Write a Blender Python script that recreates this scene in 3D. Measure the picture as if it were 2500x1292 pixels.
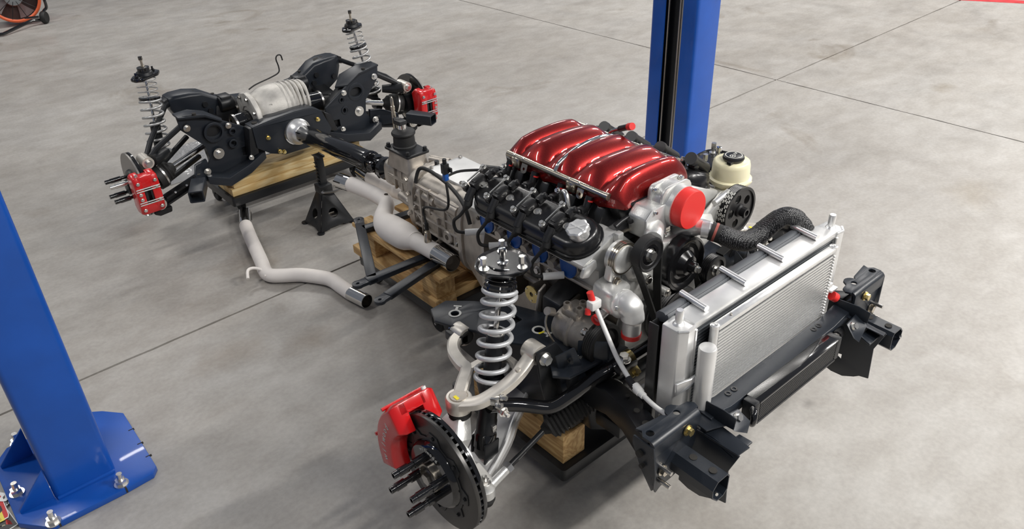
import bpy, bmesh, math, random
from mathutils import Vector as V, Matrix, geometry
for o in list(bpy.data.objects): bpy.data.objects.remove(o, do_unlink=True)
SC = bpy.context.scene; COL = SC.collection
random.seed(7)
R_ = math.radians; PI = math.pi
# ------------------------------------------------------------------ camera
FPX = 1930.0; CAMP = V((-1.54, -1.30, 1.80)); _pi, _ro, _ya = R_(31.68), R_(-2.15), R_(39.9)
_f = V((math.sin(_ya)*math.cos(_pi), math.cos(_ya)*math.cos(_pi), -math.sin(_pi)))
_r = V((math.cos(_ya), -math.sin(_ya), 0)); _u = _r.cross(_f)
_r, _u = _r*math.cos(_ro)+_u*math.sin(_ro), -_r*math.sin(_ro)+_u*math.cos(_ro)
cam = bpy.data.cameras.new('camera'); camo = bpy.data.objects.new('camera', cam); COL.objects.link(camo)
cam.sensor_fit = 'HORIZONTAL'; cam.sensor_width = 36; cam.lens = 36*FPX/2500; cam.clip_start = .05; cam.clip_end = 200
m = Matrix((( _r.x, _u.x, -_f.x, CAMP.x), (_r.y, _u.y, -_f.y, CAMP.y), (_r.z, _u.z, -_f.z, CAMP.z), (0,0,0,1)))
camo.matrix_world = m; SC.camera = camo
# ------------------------------------------------------------------ light
SC.view_settings.view_transform = 'Standard'; SC.view_settings.look = 'None'; SC.view_settings.gamma = 1
SC.view_settings.use_curve_mapping = False; SC.view_settings.exposure = 0.05
w = bpy.data.worlds.new('world'); SC.world = w; w.use_nodes = True
w.node_tree.nodes['Background'].inputs[0].default_value = (.80, .86, 1.0, 1); w.node_tree.nodes['Background'].inputs[1].default_value = .16
def area(name, loc, target, sx, sy, power, col=(1,1,1)):
    l = bpy.data.lights.new(name, 'AREA'); l.shape = 'RECTANGLE'; l.size = sx; l.size_y = sy; l.energy = power; l.color = col
    o = bpy.data.objects.new(name, l); COL.objects.link(o); o.location = loc
    o.rotation_euler = (V(target)-V(loc)).to_track_quat('-Z', 'Y').to_euler(); return o
# rows of ceiling strip lamps in the workshop; left-rear one added as fill for left sides
for (x, y, p) in ((-1.7,-2.6,22),(.1,-3.4,150),(2.8,-3.5,310),(5.8,-2.6,190),(5.6,1.8,110),(8.6,.8,130),(5.6,5.4,110),(2.2,4.2,40),(1.2,6.6,75),(-2.2,6.6,55),(-2.6,2.6,55),(8.6,-3.4,130)):
    area('ceiling_or_added_fill_lamp', (x, y, 4.3), (x, y, 0), 1.5, .22, p, (1, .97, .93))
# ------------------------------------------------------------------ helpers
DZ = 0.0      # chassis parts are written with heights .15 above the floor frame; T() and build() take it off again
def at(px, py, **k):
    (ax, v), = k.items(); i = 'xyz'.index(ax); v = v-DZ if i == 2 else v
    d = _f*FPX+_r*(px-1250)-_u*(py-646); return CAMP+d*((v-CAMP[i])/d[i])+V((0,0,DZ))
def frame(ax):
    ax = V(ax).normalized(); a = V((0,0,1)) if abs(ax.z) < .9 else V((1,0,0))
    e1 = ax.cross(a).normalized(); return e1, ax.cross(e1).normalized(), ax
class MB:
    def __init__(s): s.v = []; s.f = []; s.sm = []
    def add(s, vs, fs):
        o = len(s.v); s.v += [V(p) for p in vs]; s.f += [[i+o for i in f] for f in fs]; return s
    def box(s, c, d, ax=None):
        c = V(c); X, Y, Z = ax or (V((1,0,0)), V((0,1,0)), V((0,0,1))); X, Y, Z = V(X)*d[0]/2, V(Y)*d[1]/2, V(Z)*d[2]/2
        vs = [c+X*a+Y*b+Z*e for a in (-1,1) for b in (-1,1) for e in (-1,1)]
        return s.add(vs, [(0,1,3,2),(4,6,7,5),(0,4,5,1),(2,3,7,6),(0,2,6,4),(1,5,7,3)])
    def bb(s, a, b): a, b = V(a), V(b); return s.box((a+b)/2, b-a)
    def bar(s, p, q, w, h, up=(0,0,1)):
        p, q = V(p), V(q); d = (q-p).normalized(); X = d.cross(V(up)).normalized(); Z = X.cross(d)
        return s.box((p+q)/2, (w, (q-p).length, h), (X, d, Z))
    def loft(s, rings, cap=True, closed=True):
        n = len(rings[0]); vs = [p for r in rings for p in r]; fs = []
        for k in range(len(rings)-1):
            for i in range(n if closed else n-1):
                j = (i+1) % n; fs.append((k*n+i, k*n+j, (k+1)*n+j, (k+1)*n+i))
        if cap: fs += [tuple(range(n))[::-1], tuple(range((len(rings)-1)*n, len(rings)*n))]
        return s.add(vs, fs)
    def cyl(s, p, q, r, r2=None, n=16, cap=True):
        p, q = V(p), V(q); a, b, _ = frame(q-p); r2 = r if r2 is None else r2
        return s.loft([[c+(a*math.cos(2*PI*i/n)+b*math.sin(2*PI*i/n))*rr for i in range(n)] for c, rr in ((p,r),(q,r2))], cap)
    def lathe(s, prof, o, ax, n=24, cap=True):
        o = V(o); a, b, c = frame(ax)
        return s.loft([[o+c*h+(a*math.cos(2*PI*i/n)+b*math.sin(2*PI*i/n))*r for i in range(n)] for r, h in prof], cap)
    def ring(s, o, ax, ro, ri, h, n=28):   # washer / hollow ring from o to o+ax*h
        o = V(o); a, b, c = frame(ax); q = ((ri,0),(ro,0),(ro,h),(ri,h),(ri,0))
        return s.loft([[o+c*hh+(a*math.cos(2*PI*i/n)+b*math.sin(2*PI*i/n))*r for i in range(n)] for r, hh in q], False)
    def tube(s, pts, r, n=10, cap=True, sub=0):
        pts = [V(p) for p in pts]
        if sub: pts = smooth(pts, sub)
        rs = r if isinstance(r, (list, tuple)) else [r]*len(pts)
        if len(rs) != len(pts): rs = [rs[min(len(rs)-1, int(k*(len(rs)-1)/(len(pts)-1)+.5))] for k in range(len(pts))]
        t = (pts[1]-pts[0]).normalized(); a, b, _ = frame(t); rings = []
        for k, p in enumerate(pts):
            t2 = ((pts[k+1] if k+1 < len(pts) else p)-(pts[k-1] if k else p)).normalized()
            q = t.rotation_difference(t2); a = q @ a; b = q @ b; t = t2
            rings.append([p+(a*math.cos(2*PI*i/n)+b*math.sin(2*PI*i/n))*rs[k] for i in range(n)])
        return s.loft(rings, cap)
    def hexb(s, p, ax, r, h, stud=0):
        ax = V(ax).normalized(); p = V(p); s.cyl(p, p+ax*h*.22, r*1.3, n=14); s.cyl(p, p+ax*h, r, n=6)
        if stud: s.cyl(p, p+ax*(h+stud), r*.52, n=10)
        return s
    def prism(s, poly, vec):
        poly = [V(p) for p in poly]; return s.loft([poly, [p+V(vec) for p in poly]])
    def plate(s, out, holes, o, ux, uy, th):   # 2D outline with holes, thickness th along ux x uy
        o, ux, uy = V(o), V(ux), V(uy); nz = ux.cross(uy).normalized()*th
        loops = [[V((p[0], p[1], 0)) for p in l] for l in [out]+list(holes)]
        tris = geometry.tessellate_polygon(loops); fl = [p for l in loops for p in l]
        P3 = [o+ux*p.x+uy*p.y for p in fl]; n = len(P3); fs = []
        for t in tris:
            a, b, c = [fl[i] for i in t]
            if (b-a).cross(c-a).z < 0: t = t[::-1]
            fs.append(tuple(i+n for i in t)); fs.append(tuple(t)[::-1])
        k = 0
        for l in loops:
            for i in range(len(l)):
                j = (i+1) % len(l); fs.append((k+i, k+j, n+k+j, n+k+i))
            k += len(l)
        return s.add(P3+[p+nz for p in P3], fs)
    def ball(s, c, r, n=14, m_=8, sc=(1,1,1)):
        c = V(c); rings = []
        for k in range(m_+1):
            t = PI*k/m_; rr = max(math.sin(t), .02)
            rings.append([c+V((math.cos(2*PI*i/n)*rr*r*sc[0], math.sin(2*PI*i/n)*rr*r*sc[1], -math.cos(t)*r*sc[2])) for i in range(n)])
        return s.loft(rings)
    def spring(s, p, q, R, wire, turns, n=10, per=20, flat=.7, R2=None):
        p, q = V(p), V(q); a, b, _ = frame(q-p); N = int(turns*per); pts = []
        for k in range(N+1):
            t = k/N; th = 2*PI*turns*t; h = t
            e = flat/turns
            if t < e: h = e*.25*(t/e)
            elif t > 1-e: h = 1-e*.25*((1-t)/e)
            else: h = e*.25+(1-e*.5)*(t-e)/(1-2*e)
            rr = R+((R2 or R)-R)*t
            pts.append(p+(q-p)*h+(a*math.cos(th)+b*math.sin(th))*rr)
        return s.tube(pts, wire, n)
    def build(s, name, mat, parent=None, bev=0, ang=35, **kw):
        me = bpy.data.meshes.new(name)
        off = LOC.get(parent.name, V((0,0,0))) if parent else V(kw.get('loc', (0,0,0)))
        me.from_pydata([tuple(p-off) for p in s.v], [], s.f); me.validate()
        bm = bmesh.new(); bm.from_mesh(me); bmesh.ops.recalc_face_normals(bm, faces=bm.faces)
        if bev:
            es = [e for e in bm.edges if len(e.link_faces) == 2 and e.calc_face_angle(0) > R_(40)]
            try: bmesh.ops.bevel(bm, geom=es, offset=bev, segments=2, affect='EDGES', profile=.5, clamp_overlap=True)
            except Exception: pass
        bm.to_mesh(me); bm.free()
        me.polygons.foreach_set('use_smooth', [True]*len(me.polygons)); me.set_sharp_from_angle(angle=R_(ang))
        me.materials.append(mat)
        o = bpy.data.objects.new(name, me); COL.objects.link(o)
        if parent: o.parent = parent; LOC[o.name] = off
        else: o.location = off-V((0,0,DZ)); LOC[o.name] = off
        for k in ('label', 'category', 'group', 'kind'):
            if k in kw: o[k] = kw[k]
        return o
LOC = {}
def smooth(pts, sub):
    out = []
    for i in range(len(pts)-1):
        p0, p1, p2, p3 = pts[max(i-1,0)], pts[i], pts[i+1], pts[min(i+2,len(pts)-1)]
        for k in range(sub):
            t = k/sub; out.append(.5*((2*p1)+(p2-p0)*t+(2*p0-5*p1+4*p2-p3)*t*t+(3*p1-p0-3*p2+p3)*t**3))
    return out+[pts[-1]]
def T(name, label, cat, loc=(0,0,0), group=None):
    o = bpy.data.objects.new(name, None); COL.objects.link(o); o.location = V(loc)-V((0,0,DZ)); o.empty_display_size = .1
    o['label'] = label; o['category'] = cat; LOC[o.name] = V(loc)
    if group: o['group'] = group
    return o
def rect(w, h, r=0, n=4, c=(0,0)):
    if r <= 0: return [(c[0]-w/2,c[1]-h/2),(c[0]+w/2,c[1]-h/2),(c[0]+w/2,c[1]+h/2),(c[0]-w/2,c[1]+h/2)]
    o = []
    for (sx, sy, a0) in ((1,-1,-90),(1,1,0),(-1,1,90),(-1,-1,180)):
        for k in range(n+1):
            a = R_(a0+90*k/n); o.append((c[0]+sx*(w/2-r)+r*math.cos(a), c[1]+sy*(h/2-r)+r*math.sin(a)))
    return o
def circ(r, c=(0,0), n=16, ph=0, sy=1): return [(c[0]+r*math.cos(2*PI*i/n+ph), c[1]+r*sy*math.sin(2*PI*i/n+ph)) for i in range(n)]
# ------------------------------------------------------------------ materials
def mat(name, col, rough=.5, metal=0, coat=0, bump=0, bscale=200, var=0, vscale=20, spec=.5, trans=0, sss=0, flake=0):
    m = bpy.data.materials.new(name); m.use_nodes = True; nt = m.node_tree; b = nt.nodes['Principled BSDF']
    b.inputs['Base Color'].default_value = (*col, 1); b.inputs['Roughness'].default_value = rough; b.inputs['Metallic'].default_value = metal
    b.inputs['Coat Weight'].default_value = coat; b.inputs['Coat Roughness'].default_value = .04; b.inputs['Specular IOR Level'].default_value = spec
    b.inputs['Transmission Weight'].default_value = trans
    if sss: b.inputs['Subsurface Weight'].default_value = sss; b.inputs['Subsurface Radius'].default_value = (.02,.015,.01)
    tc = nt.nodes.new('ShaderNodeTexCoord')
    def noise(sc, det=4):
        n = nt.nodes.new('ShaderNodeTexNoise'); n.inputs['Scale'].default_value = sc; n.inputs['Detail'].default_value = det
        nt.links.new(tc.outputs['Object'], n.inputs['Vector']); return n
    if var:
        n = noise(vscale); r = nt.nodes.new('ShaderNodeMapRange'); r.inputs[1].default_value = .3; r.inputs[2].default_value = .7
        r.inputs[3].default_value = 1-var; r.inputs[4].default_value = 1+var; nt.links.new(n.outputs['Fac'], r.inputs[0])
        mx = nt.nodes.new('ShaderNodeMix'); mx.data_type = 'RGBA'; mx.blend_type = 'MULTIPLY'; mx.inputs[0].default_value = 1
        mx.inputs[6].default_value = (*col, 1); nt.links.new(r.outputs[0], mx.inputs[7]); nt.links.new(mx.outputs[2], b.inputs['Base Color'])
        r2 = nt.nodes.new('ShaderNodeMapRange'); r2.inputs[3].default_value = max(rough*.8,.02); r2.inputs[4].default_value = min(rough*1.2,1); nt.links.new(n.outputs['Fac'], r2.inputs[0]); nt.links.new(r2.outputs[0], b.inputs['Roughness'])
    if bump:
        n = noise(bscale, 6); bp = nt.nodes.new('ShaderNodeBump'); bp.inputs['Strength'].default_value = bump; bp.inputs['Distance'].default_value = .002
        nt.links.new(n.outputs['Fac'], bp.inputs['Height']); nt.links.new(bp.outputs[0], b.inputs['Normal'])
    return m
M = {}
M['black'] = mat('black_powdercoat', (.011,.012,.014), .38, bump=.12, bscale=900)
M['blackb'] = mat('black_blue_satin', (.014,.018,.025), .36, bump=.1, bscale=700)
M['gloss'] = mat('gloss_black', (.008,.008,.009), .10, coat=.6)
M['sgloss'] = mat('semi_gloss_black', (.008,.008,.009), .22, coat=.25)
M['vc'] = mat('valve_cover_black', (.010,.010,.011), .27, coat=.1)
M['rubber'] = mat('rubber', (.012,.012,.012), .6)
M['plastic'] = mat('black_plastic', (.014,.014,.015), .34)
M['cast'] = mat('cast_aluminium', (.50,.46,.41), .42, .75, bump=.25, bscale=350, var=.18, vscale=25)
M['castw'] = mat('bright_cast_aluminium', (.72,.72,.70), .38, .65, bump=.18, bscale=300, var=.1)
M['forge'] = mat('forged_aluminium', (.74,.70,.63), .40, .6, bump=.1, bscale=200, var=.08)
M['alu'] = mat('machined_aluminium', (.86,.86,.85), .32, .75, var=.06, vscale=60)
M['alub'] = mat('brushed_aluminium', (.78,.78,.77), .40, .6, var=.07, vscale=14)
M['chrome'] = mat('chrome', (.80,.79,.77), .10, 1)
M['steel'] = mat('steel', (.55,.53,.50), .28, 1)
M['zinc'] = mat('zinc_plated', (.78,.77,.74), .25, .95)
M['gold'] = mat('yellow_zinc', (.72,.58,.26), .28, .95, var=.2, vscale=60)
M['rail'] = mat('nickel_fuel_rail', (.52,.47,.39), .24, .95)
M['red'] = mat('red_caliper_paint', (.62,.010,.012), .25, coat=.5)
M['cap'] = mat('red_plastic_cap', (.78,.035,.03), .45, sss=.1)
M['blue'] = mat('blue_lift_paint', (.004,.078,.40), .36, coat=.15, bump=.08, bscale=60, var=.12, vscale=6)
M['plug'] = mat('blue_plug', (.012,.09,.36), .4)
M['ceram'] = mat('white_ceramic_coating', (.82,.775,.73), .62, bump=.1, bscale=400, var=.05, vscale=12)
M['white'] = mat('white_paint', (.80,.80,.78), .4)
M['spr'] = mat('silver_spring_paint', (.62,.63,.64), .35, .35)
M['sprd'] = mat('grey_spring_paint', (.55,.55,.54), .35, .6)
M['cream'] = mat('cream_plastic', (.84,.79,.55), .36, sss=.25)
M['yel'] = mat('yellow_mark', (.85,.72,.03), .5)
M['diff'] = mat('diff_casting', (.56,.54,.50), .5, .35, bump=.3, bscale=220, var=.22, vscale=18)
M['rust'] = mat('dark_cast_iron', (.10,.085,.07), .5, .6, bump=.3, bscale=200, var=.2)
M['rotor'] = mat('rotor_face', (.07,.068,.066), .34, .7)
M['rotorg'] = mat('grey_rotor_face', (.30,.285,.27), .4, .7, var=.08, vscale=40)
M['orange'] = mat('orange_paint', (.75,.13,.04), .4)
M['grey'] = mat('grey_plastic', (.22,.25,.26), .45)
M['sticker'] = mat('white_print', (.62,.62,.58), .5)
def wood(name, c1, c2, axis='X', sc=14):
    m = bpy.data.materials.new(name); m.use_nodes = True; nt = m.node_tree; b = nt.nodes['Principled BSDF']; b.inputs['Roughness'].default_value = .62
    tc = nt.nodes.new('ShaderNodeTexCoord'); mp = nt.nodes.new('ShaderNodeMapping'); mp.inputs['Scale'].default_value = {'X':(1.2,9,9),'Y':(9,1.2,9)}[axis]
    nt.links.new(tc.outputs['Object'], mp.inputs[0])
    n = nt.nodes.new('ShaderNodeTexNoise'); n.inputs['Scale'].default_value = 1.6; n.inputs['Detail'].default_value = 5; n.inputs['Distortion'].default_value = .6; nt.links.new(mp.outputs[0], n.inputs[0])
    wv = nt.nodes.new('ShaderNodeMath'); wv.operation = 'MULTIPLY'; wv.inputs[1].default_value = sc; nt.links.new(n.outputs['Fac'], wv.inputs[0])
    fr = nt.nodes.new('ShaderNodeMath'); fr.operation = 'PINGPONG'; fr.inputs[1].default_value = 1; nt.links.new(wv.outputs[0], fr.inputs[0])
    cr = nt.nodes.new('ShaderNodeValToRGB'); cr.color_ramp.elements[0].color = (*c1,1); cr.color_ramp.elements[1].color = (*c2,1); cr.color_ramp.elements[0].position = .15; nt.links.new(fr.outputs[0], cr.inputs[0]); nt.links.new(cr.outputs[0], b.inputs['Base Color'])
    bp = nt.nodes.new('ShaderNodeBump'); bp.inputs['Strength'].default_value = .15; bp.inputs['Distance'].default_value = .002; nt.links.new(fr.outputs[0], bp.inputs['Height']); nt.links.new(bp.outputs[0], b.inputs['Normal']); return m
M['wood'] = wood('pine_yellow', (.62,.42,.17), (.76,.60,.32))
M['woody'] = wood('pine_brown', (.42,.245,.09), (.64,.43,.19), 'Y')
M['woodx'] = wood('pine_brown_cross', (.42,.25,.095), (.64,.43,.19), 'X')
# candy red: metallic flake under clear coat
def candy():
    m = mat('candy_red', (.30,.006,.008), .36, .75, coat=1.0); nt = m.node_tree; b = nt.nodes['Principled BSDF']
    tc = nt.nodes.new('ShaderNodeTexCoord'); v = nt.nodes.new('ShaderNodeTexVoronoi'); v.inputs['Scale'].default_value = 900; nt.links.new(tc.outputs['Object'], v.inputs['Vector'])
    cr = nt.nodes.new('ShaderNodeValToRGB'); cr.color_ramp.elements[0].color = (.17,.003,.003,1); cr.color_ramp.elements[1].color = (.31,.009,.006,1); nt.links.new(v.outputs['Color'], cr.inputs[0]); nt.links.new(cr.outputs[0], b.inputs['Base Color'])
    return m
M['candy'] = candy()
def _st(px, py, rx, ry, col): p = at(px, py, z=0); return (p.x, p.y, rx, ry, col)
STAINS_AND_SHADE = [_st(1085,845,.07,.08,(.55,.53,.52)), _st(2300,215,.28,.16,(.80,.76,.70)), _st(560,860,.34,.26,(.80,.75,.70)), _st(760,830,.22,.20,(.82,.77,.72)), _st(1150,1010,.2,.16,(.84,.80,.76)), _st(330,560,.26,.2,(.84,.80,.78)), _st(620,640,.3,.35,(.86,.81,.76)), _st(1975,985,.08,.07,(.72,.72,.72)), _st(2380,470,.5,.3,(.92,.89,.84))]  # real stains, plus painted shadow patches left of the car and by the cooler
def concrete():
    m = bpy.data.materials.new('concrete'); m.use_nodes = True; nt = m.node_tree; L = nt.links.new; b = nt.nodes['Principled BSDF']
    tc = nt.nodes.new('ShaderNodeTexCoord')
    def N(sc, det, stretch=(1,1,1), dist=0, rough=.55):
        mp = nt.nodes.new('ShaderNodeMapping'); mp.inputs['Scale'].default_value = stretch; L(tc.outputs['Object'], mp.inputs[0])
        n = nt.nodes.new('ShaderNodeTexNoise'); n.inputs['Scale'].default_value = sc; n.inputs['Detail'].default_value = det; n.inputs['Distortion'].default_value = dist; n.inputs['Roughness'].default_value = rough; L(mp.outputs[0], n.inputs[0]); return n.outputs['Fac']
    def ramp(f, a, c, p0, p1):
        r = nt.nodes.new('ShaderNodeValToRGB'); r.color_ramp.elements[0].position = p0; r.color_ramp.elements[1].position = p1
        r.color_ramp.elements[0].color = (*a,1); r.color_ramp.elements[1].color = (*c,1); L(f, r.inputs[0]); return r.outputs[0]
    def mult(a, c, fac=1):
        x = nt.nodes.new('ShaderNodeMix'); x.data_type = 'RGBA'; x.blend_type = 'MULTIPLY'; x.inputs[0].default_value = fac; L(a, x.inputs[6]); L(c, x.inputs[7]); return x.outputs[2]
    base = ramp(N(.45, 8, dist=.3), (.325,.307,.284), (.405,.392,.370), .34, .66)
    c = mult(base, ramp(N(2.4, 10, (.8,1.25,1), .4, .65), (.90,.885,.865), (1.04,1.04,1.04), .34, .62))
    c = mult(c, ramp(N(9, 8, (.8,1.3,1), .3), (.93,.92,.91), (1.04,1.04,1.04), .38, .62))
    c = mult(c, ramp(N(1.3, 6, (1,1,1), 1.5), (.74,.70,.65), (1,1,1), .26, .38))
    c = mult(c, ramp(N(60, 5), (.93,.93,.93), (1.05,1.05,1.05), .35, .65))
    # old oil and dirt marks, plus cast shadows painted into the concrete colour
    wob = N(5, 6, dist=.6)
    for (px, py, rx, ry, col) in STAINS_AND_SHADE:
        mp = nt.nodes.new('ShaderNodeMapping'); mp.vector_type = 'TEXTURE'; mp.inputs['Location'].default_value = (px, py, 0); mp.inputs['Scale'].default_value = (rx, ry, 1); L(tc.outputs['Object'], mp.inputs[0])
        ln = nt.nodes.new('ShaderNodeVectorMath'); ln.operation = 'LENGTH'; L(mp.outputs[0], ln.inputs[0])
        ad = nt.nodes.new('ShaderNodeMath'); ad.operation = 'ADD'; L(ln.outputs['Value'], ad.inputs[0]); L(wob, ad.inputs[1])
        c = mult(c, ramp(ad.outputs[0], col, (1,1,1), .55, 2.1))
    L(c, b.inputs['Base Color'])
    L(ramp(N(3, 8, dist=.5), (.30,.30,.30), (.62,.62,.62), .3, .7), b.inputs['Roughness'])
    bp = nt.nodes.new('ShaderNodeBump'); bp.inputs['Strength'].default_value = .12; bp.inputs['Distance'].default_value = .004; L(N(35, 8), bp.inputs['Height']); L(bp.outputs[0], b.inputs['Normal'])
    return m
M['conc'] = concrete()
M['joint'] = mat('dark_joint', (.03,.028,.025), .9)
# ------------------------------------------------------------------ floor: slabs with open joints
fl = MB().bb((-9,-7,-.06), (16,18,-.016)).build('floor', M['joint'], kind='structure')
JA = math.atan2(1.487-1.42, 3.176+1.298); jd = V((math.cos(JA), math.sin(JA), 0)); jn = V((-jd.y, jd.x, 0)); J0 = V((3.176,1.487,0))
def edge(a, b, n, seed):
    rnd = random.Random(seed); out = []
    for k in range(n+1):
        t = k/n; p = a+(b-a)*t; wob = (rnd.random()-.5)*.004; out.append((p, wob))
    return out
def slab(sx, sy):
    g = .0036; LX = 12 if sx > 0 else 12.5; LY = 16 if sy > 0 else 8.7
    o = J0+jd*g*sx+jn*g*sy; rnd = random.Random(sx*3+sy)
    e1 = [o+jd*sx*LX*k/160+jn*sy*rnd.random()*.0035 for k in range(161)]
    e2 = [o+jn*sy*LY*k/120+jd*sx*rnd.random()*.0035 for k in range(120, 0, -1)]
    poly = e1+[o+jd*sx*LX+jn*sy*LY]+e2
    if sx*sy < 0: poly = poly[::-1]
    m_ = MB(); n = len(poly); top = [p+V((0,0,0)) for p in poly]; bot = [p+V((0,0,-.016)) for p in poly]
    m_.add(top+bot, [tuple(range(n))]+[(i, n+i, n+(i+1)%n, (i+1)%n) for i in range(n)])
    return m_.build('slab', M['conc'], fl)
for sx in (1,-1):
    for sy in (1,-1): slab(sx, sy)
# ------------------------------------------------------------------ lift posts
def lift_post(xw, sg, label, full):
    # xw = web (outer) x, sg = +1 when the channel opens towards +X
    y0, y1, D, th, lip, rb = .849, 1.114, .173, .0065, .081, .017
    t = T('lift_post', label, 'lift post', (xw, (y0+y1)/2, 0), 'two blue lift posts')
    def arc(cx, cy, r, a0, a1, n=4): return [(cx+r*math.cos(R_(a0+(a1-a0)*k/n)), cy+r*math.sin(R_(a0+(a1-a0)*k/n))) for k in range(n+1)]
    W = y1-y0
    o = [(D, lip)]+arc(D-rb, rb, rb, 0, -90)+arc(rb, rb, rb, 270, 180)+arc(rb, W-rb, rb, 180, 90)+arc(D-rb, W-rb, rb, 90, 0)+[(D, W-lip)]
    r2 = rb-th
    i = [(D-th, W-lip)]+arc(D-rb, W-rb, r2, 0, 90)+arc(rb, W-rb, r2, 90, 180)+arc(rb, rb, r2, 180, 270)+arc(D-rb, rb, r2, -90, 0)+[(D-th, lip)]
    poly = [V((xw+sg*p[0], y0+p[1], .022)) for p in o+i]
    b = MB(); n = len(poly); k = len(o); H = V((0,0,3.6))
    b.add(poly+[p+H for p in poly], [(a, (a+1)%n, n+(a+1)%n, n+a) for a in range(n)]+[(a, a+1, n-2-a, n-1-a) for a in range(k-1)]+[(n+a, n+n-1-a, n+n-2-a, n+a+1) for a in range(k-1)])
    b.build('column', M['blue'], t, ang=30)
    c = MB(); c.bb((xw+sg*(D-.05), y0+.02, .05), (xw+sg*(D-.046), y1-.02, 3.4)); c.build('inner_cover', M['black'], t)
    for yy in (y0+lip+.016, y0+lip+.03, y1-lip-.008):
        MB().cyl((xw+sg*(D-.02), yy, .2), (xw+sg*(D-.02), yy, 3.4), .005, n=8).build('cable', M['steel'], t)
    # base plate with slots at its rim
    xa, xb = -.109, D+.104; ya, yb = -.097, .345; ch = .05
    ol = [(xa+.065, ya), (.17, ya), (xb-ch*.5, ya+.006), (xb-.006, ya+.03)]
    ol += [(xb, yb-.09), (xb-ch, yb-.03), (xb-.09, yb), (xa+.05, yb), (xa, yb-.06), (xa, ya+.08)]
    P2 = [V((xw+sg*p[0], y0+p[1], 0.001)) for p in ol]; b = MB(); b.prism(P2, (0,0,.021)); pl = b.build('base_plate', M['blue'], t, bev=.0025)
    for q in (.09, .165, .25): MB().box((xw+sg*(xb-.008), y0+ya+q, .0195), (.018,.004,.006)).build('rim_notch', M['joint'], pl)
    for q in (-.018, .170): MB().box((xw+sg*q, y0+ya+.006, .0135), (.005,.014,.018)).build('rim_notch', M['joint'], pl)
    for yy in (y0+.012, y1-.014):
        MB().prism([V((xw-sg*.002, yy, .022)), V((xw-sg*.093, yy, .022)), V((xw-sg*.093, yy, .033)), V((xw-sg*.002, yy, .132))], (0, .008, 0)).build('gusset', M['blue'], t, bev=.001)
    MB().bar((xw+sg*.004, y0-.003, .026), (xw+sg*(D-.004), y0-.003, .026), .012, .012).build('weld', M['blue'], t, bev=.004)
    for (bx, by) in ((.166,-.071), (-.030,-.086), (-.081,.107), (-.028,.340), (.166,.325)):
        p = V((xw+sg*bx, y0+by, .022)); q = MB(); q.cyl(p, p+V((0,0,.004)), .021, n=18); q.cyl(p, p+V((0,0,.02)), .0155, n=6); q.cyl(p, p+V((.003,0,.042)), .0085, n=12); q.build('anchor_bolt', M['zinc'], t)
    return t
lift_post(-1.534, 1, 'blue lift post with gusseted bolted base plate beside the stickers', True)
rp = lift_post(1.548, -1, 'blue lift post with open dark channel and cables behind the engine', False)
q = MB(); q.cyl((1.54,.848,.95),(1.54,.815,.95),.0065,n=10)
q.build('stop_pin', M['steel'], rp)
# ------------------------------------------------------------------ floor fan
def fan():
    cpos = at(31, -7, y=7.24); nrm = (CAMP-cpos); nrm.z = .15*nrm.length; nrm.normalize(); a, b, c = frame(nrm)
    t = T('floor_fan', 'orange ringed drum fan on black wheeled tube frame', 'fan', (cpos.x, cpos.y, 0)); R = .208
    MB().tube([cpos+(a*math.cos(2*PI*k/48)+b*math.sin(2*PI*k/48))*R for k in range(49)], .014, 8).build('front_ring', M['orange'], t)
    d = MB(); d.lathe([(R, 0), (R, -.16), (R-.006, -.16), (R-.006, 0)], cpos, c, 40, False); d.build('drum', M['orange'], t)
    MB().lathe([(.001, -.155), (R-.008, -.155), (R-.008, -.158), (.001, -.158)], cpos, c, 40).build('rear_panel', mat('dark_brown_plastic', (.055,.035,.03), .5), t)
    MB().lathe([(.01, -.05), (.075, -.06), (.085, -.13), (.01, -.15)], cpos, c, 24).build('motor', M['grey'], t)
    for k in range(4):
        th = k*PI/2+.4; bl = MB(); rings = []
        for j in range(5):
            rr = .07+.12*j/4; w_ = .5+.25*j/4; row = []
            for i in range(5):
                al = th+w_*(i/4-.5); row.append(cpos+(a*math.cos(al)+b*math.sin(al))*rr+c*(-.09+.05*(i/4-.5)))
            rings.append(row+[p-c*.002 for p in reversed(row)])
        bl.loft(rings); bl.build('blade', M['grey'], t)
    for k in range(10):
        th = 2*PI*k/10; MB().tube([cpos+c*.02+(a*math.cos(th)+b*math.sin(th))*.04, cpos+c*.03+(a*math.cos(th)+b*math.sin(th))*.13, cpos+(a*math.cos(th)+b*math.sin(th))*R], .003, 6).build('guard_wire', M['black'], t)
    wl = at(110, 47, y=7.12); fr = MB(); l0 = at(8, 83, z=.02); l1 = at(78, 50, z=.05); 
    fr.tube([l0+V((-.5,.1,0)), l0, (l0+l1)/2, l1, wl+V((-.03,0,.0))], .014, 10); fr.tube([wl+V((-.03,0,0)), at(106,28,y=7.12), at(113,18,y=7.12), at(108,0,y=7.12), at(98,-25,y=7.15), cpos+a*0+V((.30,0,.12)), cpos+V((.22,.05,.03))], .013, 10, sub=4)
    fr.tube([at(60,44,z=.1), at(95,41,z=.1)], .009, 8); fr.build('frame', M['gloss'], t)
    ax = V((.8,-.6,0)).normalized(); q = MB(); q.lathe([(.015,-.02),(.048,-.022),(.055,-.012),(.055,.012),(.048,.022),(.015,.02)], V((wl.x, wl.y, .056)), ax, 24); wo = q.build('wheel', M['rubber'], t)
    MB().ball(V((wl.x, wl.y, .056))-ax*.0+V((-.012,-.02,0)), .014).build('hub_cap', M['grey'], wo)
fan()
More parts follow.
